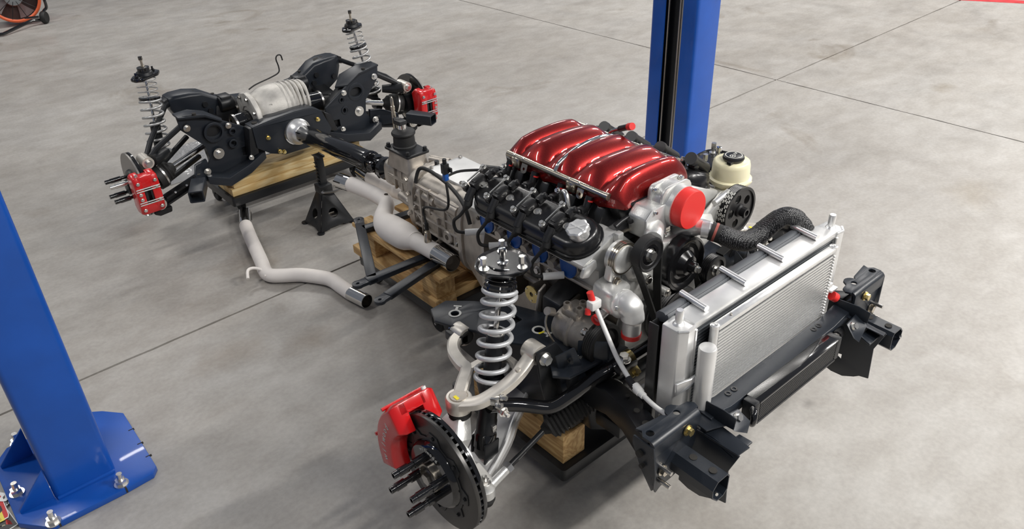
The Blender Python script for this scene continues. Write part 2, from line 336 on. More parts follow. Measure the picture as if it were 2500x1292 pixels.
# ------------------------------------------------------------------ red floor line far right
a0, a1, a2 = at(2330,0,z=0), at(2420,3,z=0), at(2500,9,z=0); d = (a2-a0).normalized(); e = V((-d.y, d.x, 0))
MB().prism([a0-d*1.2+V((0,0,.0005)), a2+d*1.5+V((0,0,.0005)), a2+d*1.5+e*.11+V((0,0,.0005)), a0-d*1.2+e*.11+V((0,0,.0005))], (0,0,.0012)).build('floor_tape', mat('red_tape', (.55,.045,.05), .5, var=.25, vscale=9), label='worn red tape line stuck on the concrete floor', category='floor tape')
# ------------------------------------------------------------------ stickers on the floor by the post
def mpx(x, y): return (x/5.952, 1100+y/5.952)
def sheet(name, pts, z, mt, label, prints):
    P3 = [at(*mpx(*p), z=z) for p in pts]; c = sum(P3, V((0,0,0)))/len(P3)
    t = T(name, label, 'sticker', (c.x, c.y, z), None)
    MB().prism(P3, (0,0,.0012)).build('paper', mt, t)
    for nm, ps, mm in prints: MB().prism([at(*mpx(*p), z=z+.0013) for p in ps], (0,0,.0003)).build(nm, mm, t)
myel = mat('yellow_print', (.82,.70,.10), .5); mred = mat('red_print', (.55,.03,.03), .5); mblk = mat('black_print', (.02,.02,.02), .4)
sheet('sticker', [(-140,1160),(-60,1290),(130,1160),(270,1072),(105,850),(-30,930)], .006, M['white'], 'black sticker with white border and red wedge beside lift post', [('black_panel', [(-120,1160),(-60,1270),(120,1150),(250,1070),(105,872),(-20,940)], mblk), ('red_wedge', [(80,1000),(140,1005),(185,1075),(90,1078)], mred), ('yellow_bar', [(-60,1120),(95,1062),(92,1082),(-60,1143)], mat('tan_print',(.55,.5,.35),.5))])
sheet('sticker', [(-120,760),(0,700),(38,690),(132,930),(126,975),(75,1003),(-60,1080)], .0085, M['white'], 'red and yellow sticker lying on top of black sticker', [('red_panel', [(-100,760),(0,715),(30,712),(118,930),(112,965),(75,985),(-50,1065)], mred), ('yellow_panel', [(-60,960),(25,890),(75,1010),(-30,1060)], myel), ('dark_panel', [(-40,850),(10,800),(40,870),(-10,930)], mblk)])
sheet('sticker', [(-90,640),(0,612),(80,622),(132,655),(130,692),(92,738),(40,745),(-60,740)], .0110, M['white'], 'round white sticker half under red sticker beside lift post', [('black_figure', [(40,680),(70,650),(75,690),(50,712)], mblk), ('red_spot', [(-20,670),(10,655),(14,680),(-10,690)], mred)])
sheet('sticker', [(52,738),(172,735),(92,832)], .0045, mblk, 'small black triangular sticker with white outline by lift post', [('white_outline', [(75,750),(150,748),(95,808)], M['white']), ('black_core', [(92,758),(128,757),(98,790)], mblk)])
DZ = 0
# ------------------------------------------------------------------ dollies and timber
def dolly(name, label, x0, x1, y0, y1, zt, cs):
    c = V(((x0+x1)/2, (y0+y1)/2, 0)); t = T(name, label, 'dolly', c, 'caster dollies')
    q = MB(); q.plate(rect(x1-x0, y1-y0, .012), [rect(x1-x0-.16, y1-y0-.2, .01)], c+V((0,0,zt-.042)), (1,0,0), (0,1,0), .042); q.build('deck', M['black'], t, bev=.003)
    for (qx, qy) in cs:
        p = V((qx, qy, 0)); zb = zt-.042
        k = MB(); k.box(p+V((0,0,zb-.003)), (.07,.06,.006)); k.cyl(p+V((0,0,zb-.018)), p+V((0,0,zb-.003)), .022, n=16)
        for e in (-1,1): k.prism([p+V((e*.017,-.018,zb-.016)), p+V((e*.017,.022,zb-.016)), p+V((e*.017,.030,.032)), p+V((e*.017,.010,.032))], (e*.003,0,0))
        co = k.build('caster', M['black'], t)
        z = MB(); z.lathe([(.012,-.012),(.033,-.013),(.037,-.008),(.037,.008),(.033,.013),(.012,.012)], p+V((0,.018,.0375)), (1,0,0), 22); z.build('wheel', M['rubber'], co)
        MB().cyl(p+V((-.022,.018,.037)), p+V((.022,.018,.037)), .005, n=8).build('axle', M['zinc'], co)
    return t
dolly('furniture_dolly', 'black caster dolly carrying yellow planks under rear subframe', -.380, .37, 2.134, 2.52, .135, ((-.335,2.45),(.32,2.45),(-.30,2.25),(.32,2.19)))
dolly('furniture_dolly', 'black caster dolly carrying brown timber under transmission', -.218, .185, .705, 1.27, .135, ((-.18,.752),(.045,.765),(-.17,1.21),(.12,1.21)))
dolly('furniture_dolly', 'black caster dolly carrying short timber block under front subframe', -.43, .40, -.165, .36, .130, ((-.33,-.05),(.34,-.10),(-.36,.30),(.34,.30)))
DZ = .15
def plank(name, a, b, mt, label, group=None, bev=.003):
    a, b = V(a), V(b); kw = dict(label=label, category='timber'); 
    if group: kw['group'] = group
    return MB().bb(a, b).build(name, mt, None, bev=bev, loc=((a.x+b.x)/2, (a.y+b.y)/2, a.z), **kw)
plank('plank', (-.367,2.152,.2855), (.36,2.336,.3225), M['wood'], 'lower yellow pine plank lying on rear dolly')
plank('plank', (-.352,2.158,.323), (.345,2.338,.3605), M['wood'], 'upper yellow pine plank under black rear subframe')
for sx in (-1,1):
    plank('timber_block', (sx*.3675-.0435,-.143,.2805), (sx*.3675+.0435,.26,.384), M['woody'], ['','square timber block under front subframe beside steering boot','square timber block under front subframe beside radiator'][1 if sx<0 else 2])
# timber crib under the transmission
plank('board', (-.222,.716,.2855), (-.128,1.30,.323), M['woody'], 'lower timber board along near side of transmission crib')
plank('board', (.0,.716,.2855), (.085,1.30,.323), M['woody'], 'lower timber board along far side of transmission crib')
plank('board', (-.127,.735,.2855), (-.001,1.30,.3195), M['woodx'], 'wide timber board between the two lower crib boards')
for sx, nm in ((-.166,'near'),(.04,'far')):
    for yy, w_ in ((.728,'front'),(1.14,'rear')):
        plank('crib_post', (sx-.043,yy,.3235), (sx+.043,yy+.09,.4115), M['woody'], 'short timber post in transmission crib, %s side, %s end' % (nm, {'front':'bellhousing','rear':'tailshaft'}[w_]))
    plank('board', (sx-.050,.69,.412), (sx+.044,1.29,.4295), M['woody'], 'upper timber board of transmission crib, %s side' % nm)
DZ = 0
# ------------------------------------------------------------------ jack stand
def jack_stand():
    c = V((-.048, 1.843, 0)); t = T('jack_stand', 'black steel jack stand with ratchet column under drive shaft', 'jack stand', c)
    bx, by, tx, ty, zb, zt = .088, .076, .024, .024, .006, .170
    base = [V((sx*bx, sy*by, zb))+c for sx, sy in ((-1,-1),(1,-1),(1,1),(-1,1))]; top = [V((sx*tx, sy*ty, zt))+c for sx, sy in ((-1,-1),(1,-1),(1,1),(-1,1))]
    for i in range(4):
        j = (i+1) % 4; A, B, Cc, D = base[i], base[j], top[j], top[i]; o = (A+B)/2; ux = (B-A).normalized(); up = ((Cc+D)/2-o); h = up.length; uy = up/h; w0 = (B-A).length/2; w1 = (Cc-D).length/2
        hole = circ(.024, (0, .07), 12); low = [(-.045,0),(-.030,.007),(.030,.007),(.045,0)]
        out = [(-w0,0)]+low+[(w0,0),(w1,h),(-w1,h)]
        MB().plate(out, [hole], o, ux, uy, .004).build('side_plate', M['black'], t, bev=.001)
    for p in base: MB().prism([p+V((dx,dy,-.006)) for dx, dy in circ(.018, n=10)], (0,0,.006)).build('foot', M['black'], t)
    q = MB(); q.bb(c+V((-.031,-.031,.165)), c+V((.031,.031,.207))); q.build('collar', M['black'], t, bev=.004)
    q = MB(); q.bb(c+V((-.017,-.014,.15)), c+V((.017,.014,.345)))
    for k in range(6): z = .215+k*.019; q.prism([c+V((-.017,-.012,z)), c+V((-.017,.012,z)), c+V((-.024,.012,z+.006)), c+V((-.024,-.012,z+.006))], (0,0,.006))
    q.build('column', M['black'], t, bev=.002)
    q = MB(); q.prism([c+V((x,-.03,z)) for x, z in ((-.020,.353),(-.017,.344),(.017,.344),(.020,.353),(.015,.349),(-.015,.349))], (0,.06,0)); q.build('saddle', M['black'], t, bev=.002)
    q = MB(); q.tube([c+V((-.028,-.034,.184)), c+V((-.02,-.042,.18)), c+V((.03,-.055,.175)), c+V((.095,-.06,.184)), c+V((.115,-.055,.198))], .006, 8, sub=4); q.build('handle', M['steel'], t)
jack_stand()
# ------------------------------------------------------------------ exhaust
def hollow(path, r, mt, parent, name='tip', sub=0, n=24):
    q = MB(); p = [V(x) for x in path]
    if sub: p = smooth(p, sub)
    q.tube(p, r, n, False); q.tube(p, r-.0022, n, False)
    q.ring(p[-1], p[-1]-p[-2], r, r-.0022, .0005, n); q.ring(p[0], p[0]-p[1], r, r-.0022, .0005, n)
    return q.build(name, mt, parent, ang=50)
def floor_pipe():
    r = .030; t = T('exhaust_pipe', 'white coated bent exhaust pipe lying on the concrete floor', 'exhaust pipe', (-.4,1.6,0)); z = r+.001
    P_ = [(-.379,2.043,z),(-.412,1.925,z),(-.444,1.80,z),(-.475,1.68,z),(-.500,1.59,z),(-.497,1.545,z),(-.46,1.507,z),(-.40,1.456,z),(-.345,1.375,z),(-.326,1.325,z),(-.323,1.25,z),(-.320,1.185,z)]
    hollow(P_, r, M['ceram'], t, 'pipe', sub=4)
    hollow([(-.320,1.187,z),(-.313,1.143,z),(-.304,1.092,z)], r-.0003, M['chrome'], t, 'outlet_tip')
    q = hollow([(-.379,2.045,z),(-.353,2.105,z),(-.324,2.172,z)], r-.0003, M['chrome'], t, 'slip_end')
    for k in range(6):
        d = V((.055,.129,0)).normalized(); e1, e2, _ = frame(d); a = 2*PI*k/6; rr = e1*math.cos(a)+e2*math.sin(a); p = V((-.360,2.088,z))+rr*(r-.0001)
        MB().bar(p, p+d*.083, .006, .002, rr).build('slot', M['joint'], q)
    MB().tube([(-.588,1.566,.045),(-.57,1.598,.062),(-.545,1.603,.062),(-.522,1.585,.054),(-.516,1.56,.046),(-.522,1.535,.040)], .0065, 10, sub=4).build('hanger_rod', M['ceram'], t)
floor_pipe()
DZ = .15
def cat_pipe():
    t = T('exhaust_pipe', 'white coated exhaust pipe with fat catalytic converter beside transmission', 'exhaust pipe', (-.16,.9,.43)); z = .487
    P_ = [(-.164,.765,z),(-.166,.83,z),(-.170,.885,z),(-.172,.90,z),(-.175,.935,z),(-.178,.965,z),(-.181,1.04,z),(-.181,1.07,z),(-.175,1.10,z),(-.15,1.145,z),(-.11,1.19,z),(-.075,1.235,z),(-.066,1.30,z),(-.068,1.36,z),(-.078,1.43,z),(-.088,1.495,z)]
    r = .0325; rs = [r,r,r,.036,.050,.054,.054,.050,.042,.036,r,r,r,r,r,r]
    pts = smooth([V(p) for p in P_], 3); rr = []
    for i in range(len(rs)-1): rr += [rs[i]+(rs[i+1]-rs[i])*k/3 for k in range(3)]
    rr.append(rs[-1]); MB().tube(pts, rr, 24).build('pipe', M['ceram'], t, ang=50)
    hollow([(-.164,.767,z),(-.164,.72,z),(-.164,.672,z)], .0328, M['chrome'], t, 'outlet_tip')
    q = MB(); q.tube([(-.17,.896,z),(-.17,.900,z)], .0375, 24); q.build('weld', M['ceram'], t)
    s = hollow([(-.088,1.493,z),(-.095,1.525,z),(-.103,1.56,z)], .0335, M['chrome'], t, 'slip_end')
    for k in range(6):
        d = V((-.1,.45,0)).normalized(); e1, e2, _ = frame(d); a = 2*PI*k/6+.3; w_ = e1*math.cos(a)+e2*math.sin(a); p = V((-.095,1.525,z))+w_*.0337
        MB().bar(p, p+d*.04, .006, .002, w_).build('slot', M['joint'], s)
    b = V((-.166,.815,z+.03)); q = MB(); q.lathe([(.014,0),(.0125,.03),(.010,.034),(.010,.042),(.007,.044),(.007,.056)], b, (0,0,1), 16); so = q.build('oxygen_sensor', M['rail'], t)
    MB().cyl(b+V((0,0,.05)), b+V((0,0,.075)), .008, n=12).build('sensor_sleeve', M['plastic'], so)
    c0 = b+V((0,0,.074)); c1 = at(1089, 445, x=-.165)
    MB().tube([c0, c0+V((.005,.01,.06)), c1+V((-.004,.002,-.10)), c1], .0045, 8, sub=6).build('sensor_cable', M['rubber'], so)
    q = MB(); p = c1; q.box(p+V((0,0,.022)), (.016,.016,.03)); q.build('blue_clip', M['plug'], so, bev=.002)
    q = MB(); q.box(p+V((0,0,.05)), (.022,.02,.036)); q.cyl(p+V((0,0,.066)), p+V((0,0,.085)), .0075, n=10); q.box(p+V((.012,-.01,.045)), (.008,.02,.016)); q.build('plug_connector', M['plastic'], so, bev=.002)
    q = MB(); q.tube([(-.066,1.245,z+.031),(-.066,1.245,z+.034)], .008, 12); q.build('sensor_port', M['rust'], t)
    t2 = T('exhaust_pipe', 'white coated exhaust pipe running behind the converter under drive shaft', 'exhaust pipe', (.05,1.4,.42)); z = .464
    hollow([(.037,1.535,z),(.036,1.46,z),(.04,1.36,z),(.055,1.26,z),(.09,1.16,z),(.15,1.05,z),(.175,.95,z),(.17,.80,z),(.165,.68,z)], .0325, M['ceram'], t2, 'pipe', sub=4)
    hollow([(.037,1.533,z),(.040,1.57,z),(.045,1.625,z)], .0332, M['chrome'], t2, 'slip_end')
cat_pipe()
# ------------------------------------------------------------------ tunnel brace
def brace():
    t = T('chassis_brace', 'black flat bar chassis brace with holed ends lying across timber crib', 'chassis brace', (-.2,1.0,.43)); z = .441
    def bar(p, q, lug0, lug1):
        p, q = V((*p, z)), V((*q, z)); d = (q-p).normalized(); s_ = MB(); s_.bar(p+d*.035*lug0, q-d*.035*lug1, .038, .020); s_.build('arm', M['blackb'], t, bev=.003)
        for on, e, dd in ((lug0, p, d), (lug1, q, -d)):
            if on:
                n_ = V((-dd.y, dd.x, 0)); ol = [(.07,-.019),(.07,.019),(.04,.019)]+[(math.cos(R_(a))*.021, math.sin(R_(a))*.021) for a in range(60, 301, 30)]+[(.04,-.019)]
                MB().plate(ol, [circ(.006, n=12)], e-V((0,0,.005)), dd, n_, .012).build('end_lug', M['blackb'], t, bev=.001)
    bar((-.196,1.261), (-.395,.85), 1, 0); bar((-.453,.85), (-.03,.832), 1, 0); bar((-.452,.71), (-.06,.80), 1, 0); bar((-.225,1.185), (.06,1.16), 0, 0)
brace()
# ================================================================== rear end
def bolt(parent, p, ax, r=.009, h=.010, mt='zinc', washer=0, stud=0, name='bolt'):
    q = MB(); p = V(p); ax = V(ax).normalized()
    if washer: q.cyl(p, p+ax*.003, washer, n=20)
    q.hexb(p+ax*.002, ax, r, h, stud); return q.build(name, M[mt], parent)
def mirx(pts, s): return [V((p[0]*s, p[1], p[2])) for p in pts]
def rear_subframe():
    t = T('rear_subframe', 'black stamped steel rear subframe resting on yellow planks', 'subframe', (0,2.3,.36))
    for s in (-1, 1):
        # front side plate, outline in x,z at y = 2.18
        ol = [(.519,.722),(.512,.655),(.469,.606),(.425,.556),(.417,.49),(.44,.455),(.44,.40),(.35,.370),(.27,.386),(.215,.44),(.195,.50),(.193,.573),(.33,.655),(.404,.702),(.474,.717)]
        holes = [circ(.034, (.375,.612), 18, sy=.72), circ(.011, (.285,.592), 12), circ(.013, (.292,.535), 12), [(.225,.50),(.26,.497),(.262,.46),(.235,.455)]]
        q = MB(); q.plate(ol, holes, (0,2.188,0), (s,0,0), (0,0,1), .014); q.build('side_plate', M['blackb'], t, bev=.004)
        q = MB(); q.ring((s*.375,2.172,.612), (0,1,0), .048, .036, .012, 24); q.build('pressed_rim', M['blackb'], t, bev=.003)
        for (x, z, r) in ((.30,.535,.022),(.29,.592,.019)):
            MB().ring((s*x,2.171,z), (0,1,0), r, r-.008, .01, 18).build('pressed_rim', M['blackb'], t, bev=.002)
        # top cover of the arm: flat flange running back
        q = MB(); q.prism(mirx([(.519,2.165,.724),(.40,2.165,.707),(.33,2.172,.66),(.30,2.25,.64),(.36,2.30,.68),(.44,2.27,.716),(.519,2.235,.726)], s), (0,0,-.010)); q.build('top_flange', M['blackb'], t, bev=.003)
        MB().cyl((s*.44,2.187,.708), (s*.44,2.187,.719), .009, n=14).build('flange_hole', M['joint'], t)
        # box body behind the plate
        q = MB(); q.loft([mirx([(.50,y,.655),(.42,y,.69),(.33,y,.64),(.22,y,.555),(.215,y,.46),(.40,y,.42),(.415,y,.56)], s) for y in (2.195,2.27)]); q.build('arm_box', M['black'], t, bev=.004)
        # lower rail along the bottom of the plate
        q = MB(); q.loft([mirx(p, s) for p in ([(.17,2.14,.47),(.17,2.23,.47),(.17,2.23,.43),(.17,2.14,.43)], [(.26,2.13,.43),(.26,2.25,.43),(.26,2.25,.385),(.26,2.13,.385)], [(.38,2.10,.41),(.38,2.28,.41),(.38,2.28,.366),(.38,2.10,.366)], [(.47,2.12,.44),(.47,2.2,.44),(.47,2.2,.40),(.47,2.12,.40)])]); q.build('lower_rail', M['blackb'], t, bev=.004)
        # forward bracket with a square tube end
        q = MB(); q.plate(rect(.062,.052,.006,2), [rect(.052,.042,.005,2)], V((s*.555,1.985,.482))-V((0,0,0)), V((s*.45,-.89,0)).cross(V((0,0,1))).normalized()*s, (0,0,1), .14*-s); q.build('square_tube', M['blackb'], t)
        MB().cyl((s*.538,2.018,.507), (s*.538,2.018,.5092), .0075, n=14).build('tube_hole', M['joint'], t)
        q = MB(); q.prism(mirx([(.50,2.16,.49),(.44,2.17,.50),(.43,2.17,.41),(.49,2.14,.41),(.54,2.06,.44),(.54,2.06,.485)], s), (0,.02,0)); q.build('tube_gusset', M['blackb'], t, bev=.003)
        bolt(t, (s*.378,2.174,.509), (0,-1,0), .012, .016, 'zinc', .026); bolt(t, (s*.455,2.155,.448), (0,-1,0), .011, .014, 'zinc', .017)
        bolt(t, (s*.49,2.174,.665), (0,-1,0), .011, .014, 'zinc', .016); bolt(t, (s*.305,2.174,.625), (0,-1,0), .010, .012, 'zinc', .014)
        bolt(t, (s*.248,2.13,.462), (0,-1,0), .009, .012, 'zinc', .012)
        # rear arm (upper), pressed box section
        sec = lambda x, zt, zb, w_=.05, y=2.48: [V((s*x,y-w_,zt-.012)), V((s*x,y-w_+.012,zt)), V((s*x,y+w_-.012,zt)), V((s*x,y+w_,zt-.012)), V((s*x,y+w_,zb)), V((s*x,y-w_,zb))]
        q = MB(); q.loft([sec(.455,.722,.668,.045,2.50), sec(.425,.728,.605,.055,2.495), sec(.36,.728,.57,.06,2.49), sec(.30,.718,.575,.05,2.485), sec(.24,.682,.585,.045,2.48), sec(.18,.655,.595,.045,2.48), sec(.06,.642,.60,.04,2.48)]); q.build('rear_arm', M['blackb'], t, bev=.005)
        MB().plate([(-.03,-.015),(.035,-.004),(.035,.012),(-.02,.012)], [], (s*.345,2.487,.7245), (s*.9,0,.1), (0,1,0), .0015).build('arm_slot', M['joint'], t)
        for x, z in ((.405,.7255),(.235,.684)): MB().cyl((s*x,2.487,z-.004), (s*x,2.487,z+.0012), .0085, n=12).build('flange_hole', M['joint'], t)
        for z, x in ((.63,.40),(.66,.30),(.622,.28)): MB().cyl((s*x,2.436,z), (s*x,2.424,z), .013, n=14).build('boss', M['black'], t)
        q = MB(); q.prism(mirx([(.475,2.46,.71),(.455,2.46,.72),(.455,2.46,.68),(.475,2.46,.675)], s), (0,.06,0)); q.build('arm_clevis', M['black'], t, bev=.002)
        # mount ear with bushing behind the differential
        q = MB(); q.box((s*.20,2.44,.655), (.055,.07,.05)); q.cyl((s*.165,2.43,.64), (s*.235,2.43,.64), .036, n=20); q.build('mount_ear', M['black'], t, bev=.006)
        q = MB(); q.prism(mirx([(.24,2.44,.66),(.15,2.44,.66),(.12,2.42,.56),(.2,2.42,.53),(.27,2.42,.57)], s), (0,.03,0)); q.build('mount_web', M['black'], t, bev=.004)
        # side rails joining front and rear arms
        q = MB(); q.loft([mirx(p, s) for p in ([(.30,2.26,.60),(.40,2.26,.60),(.40,2.26,.50),(.30,2.26,.50)], [(.27,2.36,.58),(.35,2.36,.58),(.35,2.36,.50),(.27,2.36,.50)], [(.25,2.46,.61),(.34,2.46,.61),(.34,2.46,.54),(.25,2.46,.54)])]); q.build('side_rail', M['black'], t, bev=.006)
    # arched front brace with hole for the pinion
    up = [(-.216,.598),(-.16,.606),(-.102,.612),(0,.619),(.06,.618),(.10,.612),(.146,.583)]
    low = [(.184,.486),(.17,.46),(.12,.437),(.08,.425),(-.08,.425),(-.10,.434),(-.15,.452),(-.211,.497)]
    q = MB(); q.plate(up+low, [circ(.066, (0,.52), 24)], (0,2.135,0), (1,0,0), (0,0,1), .012); q.build('front_brace', M['blackb'], t, bev=.003)
    q = MB(); q.loft([[V((x,2.124,z+.004)), V((x,2.205,z+.004)), V((x,2.205,z-.006)), V((x,2.124,z-.006))] for x, z in up]); q.build('brace_flange', M['blackb'], t, bev=.002)
    MB().cyl((-.185,2.165,.60), (-.185,2.165,.6095), .014, n=16, cap=True).build('flange_hole', M['joint'], t)
    q = MB(); q.prism([(-.23,2.13,.598),(-.205,2.13,.60),(-.205,2.13,.47),(-.25,2.13,.46)], (0,.06,0)); q.build('brace_end', M['black'], t, bev=.004)
    MB().prism([(.16,2.13,.575),(.20,2.13,.55),(.22,2.13,.46),(.18,2.13,.47)], (0,.06,0)).build('brace_end', M['black'], t, bev=.004)
    for p in ((-.151,2.122,.535),(-.107,2.122,.452),(-.087,2.122,.444),(.115,2.122,.553)): bolt(t, p, (0,-1,0), .008, .012, 'gold', .0105)
rear_subframe()
def differential():
    t = T('differential', 'grey cast aluminium differential housing with ribbed domed cover', 'differential', (0,2.3,.45)); c = V((0,2.30,.585))
    # main bowl: lofted rings along x
    rings = []
    for x, ry, rz, dz in ((-.152,.05,.055,0),(-.145,.075,.085,0),(-.12,.095,.105,.003),(-.07,.112,.122,.006),(-.01,.118,.128,.008),(.05,.116,.122,.006),(.10,.10,.105,.003),(.13,.08,.085,0),(.142,.055,.06,0)):
        rings.append([c+V((x, math.cos(2*PI*i/28)*ry, math.sin(2*PI*i/28)*rz+dz)) for i in range(28)])
    MB().loft(rings).build('housing', M['diff'], t, ang=60)
    for k in range(6):
        x = .005+k*.024; q = MB(); seg = []
        for i in range(15):
            a = R_(-14+i*11.5); rr = 1.0-.0045*k*k; seg.append(c+V((x+.012*math.sin(a), -math.cos(a)*.111*rr, math.sin(a)*.120*rr+.007)))
        q.tube(seg, [.004,.008,.010,.008,.004], 8); q.build('rib', M['diff'], t)
    q = MB(); q.ring(c+V((-.155,0,0)), (1,0,0), .125, .06, .026, 12); q.build('side_flange', M['diff'], t, bev=.005)
    for k in range(8):
        a = 2*PI*k/8+.3; p = c+V((-.155, math.cos(a)*.106, math.sin(a)*.106)); bolt(t, p, (-1,0,0), .008, .009, 'steel')
    for a in range(7):
        th = R_(100+a*26); p0 = c+V((-.126, math.cos(th)*.07-.01, math.sin(th)*.075)); p1 = c+V((-.06, math.cos(th+.35)*.112, math.sin(th+.35)*.118)); MB().bar(p0, p1, .010, .02, V((0,math.cos(th),math.sin(th)))).build('web', M['diff'], t, bev=.002)
    # nose towards the drive shaft
    MB().lathe([(.085,-.03),(.075,-.09),(.060,-.125),(.055,-.16)], (0,2.30,.535), (0,1,0), 24).build('pinion_nose', M['diff'], t)
    for s in (-1, 1):
        q = MB(); q.lathe([(.042,.135),(.050,.145),(.050,.222),(.045,.228)], c, (s,0,-.06), 24); so = q.build('stub_boot', M['gloss'], t)
        q = MB(); q.ring(c+V((s*.222,0,-.013)), (s,0,-.06), .052, .040, .010, 24); q.build('clamp', M['steel'], so)
        q = MB(); q.lathe([(.052,.126),(.056,.128),(.056,.140),(.052,.142)], c, (s,0,-.06), 24); q.build('seal', M['rubber'], so)
differential()
MB().tube([(-.10,2.36,.70),(-.06,2.36,.715),(.02,2.355,.732),(.062,2.35,.748),(.068,2.35,.775),(.062,2.35,.81),(.066,2.35,.826),(.078,2.35,.832),(.090,2.35,.826),(.094,2.35,.802)], .0035, 8, sub=5).build('wire_hook', M['rubber'], label='thin black wire hook rising from the differential housing', category='wire hook', loc=(-.1,2.36,.70))
def drive_shaft():
    t = T('drive_shaft', 'thick gloss black drive shaft with chrome flange at differential', 'drive shaft', (0,1.75,.5))
    a, b = V((0,2.055,.531)), V((0,1.44,.578)); d = (b-a).normalized()
    MB().lathe([(.034,-.005),(.0435,.012),(.0435,(b-a).length-.02),(.040,(b-a).length)], a, d, 36).build('tube', M['gloss'], t, ang=30)
    MB().lathe([(.040,.0),(.0475,.006),(.0475,.022),(.040,.028)], b-d*.03, d, 36).build('collar', M['gloss'], t)
    # chrome flange and yoke at the differential
    fq = MB(); fq.lathe([(.045,-.012),(.062,-.010),(.064,0),(.064,.012),(.058,.018),(.05,.034),(.040,.05),(.03,.055)], V((0,2.118,.524)), -V((0,1,-.05)), 36); fl_ = fq.build('flange', M['alu'], t)
    MB().lathe([(.04,-.01),(.046,-.008),(.046,.03),(.04,.034)], V((0,2.15,.522)), V((0,-1,.05)), 24).build('companion_flange', M['rail'], t)
    for k in range(6):
        an = 2*PI*k/6+.2; p = V((0,2.108,.524))+V((math.cos(an)*.053, 0, math.sin(an)*.053)); MB().cyl(p+V((0,.012,0)), p-V((0,.0035,0)), .006, n=10).build('bolt', M['rail'], fl_)
    MB().box(V((.018,2.078,.563)), (.03,.022,.004), (V((1,0,0)), V((0,.75,.66)), V((0,-.66,.75)))).build('brand_mark', M['white'], fl_)
    # two yoke ears + cross
    for s in (-1, 1):
        q = MB(); q.bar(a-d*.012+V((s*.03,0,0)), a+d*.03+V((s*.034,0,0)), .016, .045); q.build('yoke_ear', M['gloss'], t, bev=.006)
    # front joint: black yoke
    j = b+d*.055
    for s in (-1, 1):
        q = MB(); q.bar(b+d*.0+V((s*.028,0,0)), j+d*.01+V((s*.03,0,0)), .020, .046); q.build('yoke_ear', M['gloss'], t, bev=.007)
        q = MB(); q.bar(j-d*.012+V((0,0,s*.03)), j+d*.06+V((0,0,s*.026)), .046, .018); q.build('yoke_ear', M['gloss'], t, bev=.007)
    q = MB(); q.cyl(j+V((-.044,0,0)), j+V((.044,0,0)), .016, n=16); q.cyl(j+V((0,0,-.044)), j+V((0,0,.044)), .016, n=16); q.build('joint_cross', M['gloss'], t)
    q = MB(); q.lathe([(.034,.04),(.047,.045),(.047,.07),(.030,.085),(.028,.15)], j, d, 28); q.build('slip_yoke', M['gloss'], t)
    for k in range(4):
        an = 2*PI*k/4+.78; e1, e2, _ = frame(d); p = j+d*.045+(e1*math.cos(an)+e2*math.sin(an))*.041; MB().hexb(p, -d, .007, .012).build('bolt', M['gloss'], t)
drive_shaft()
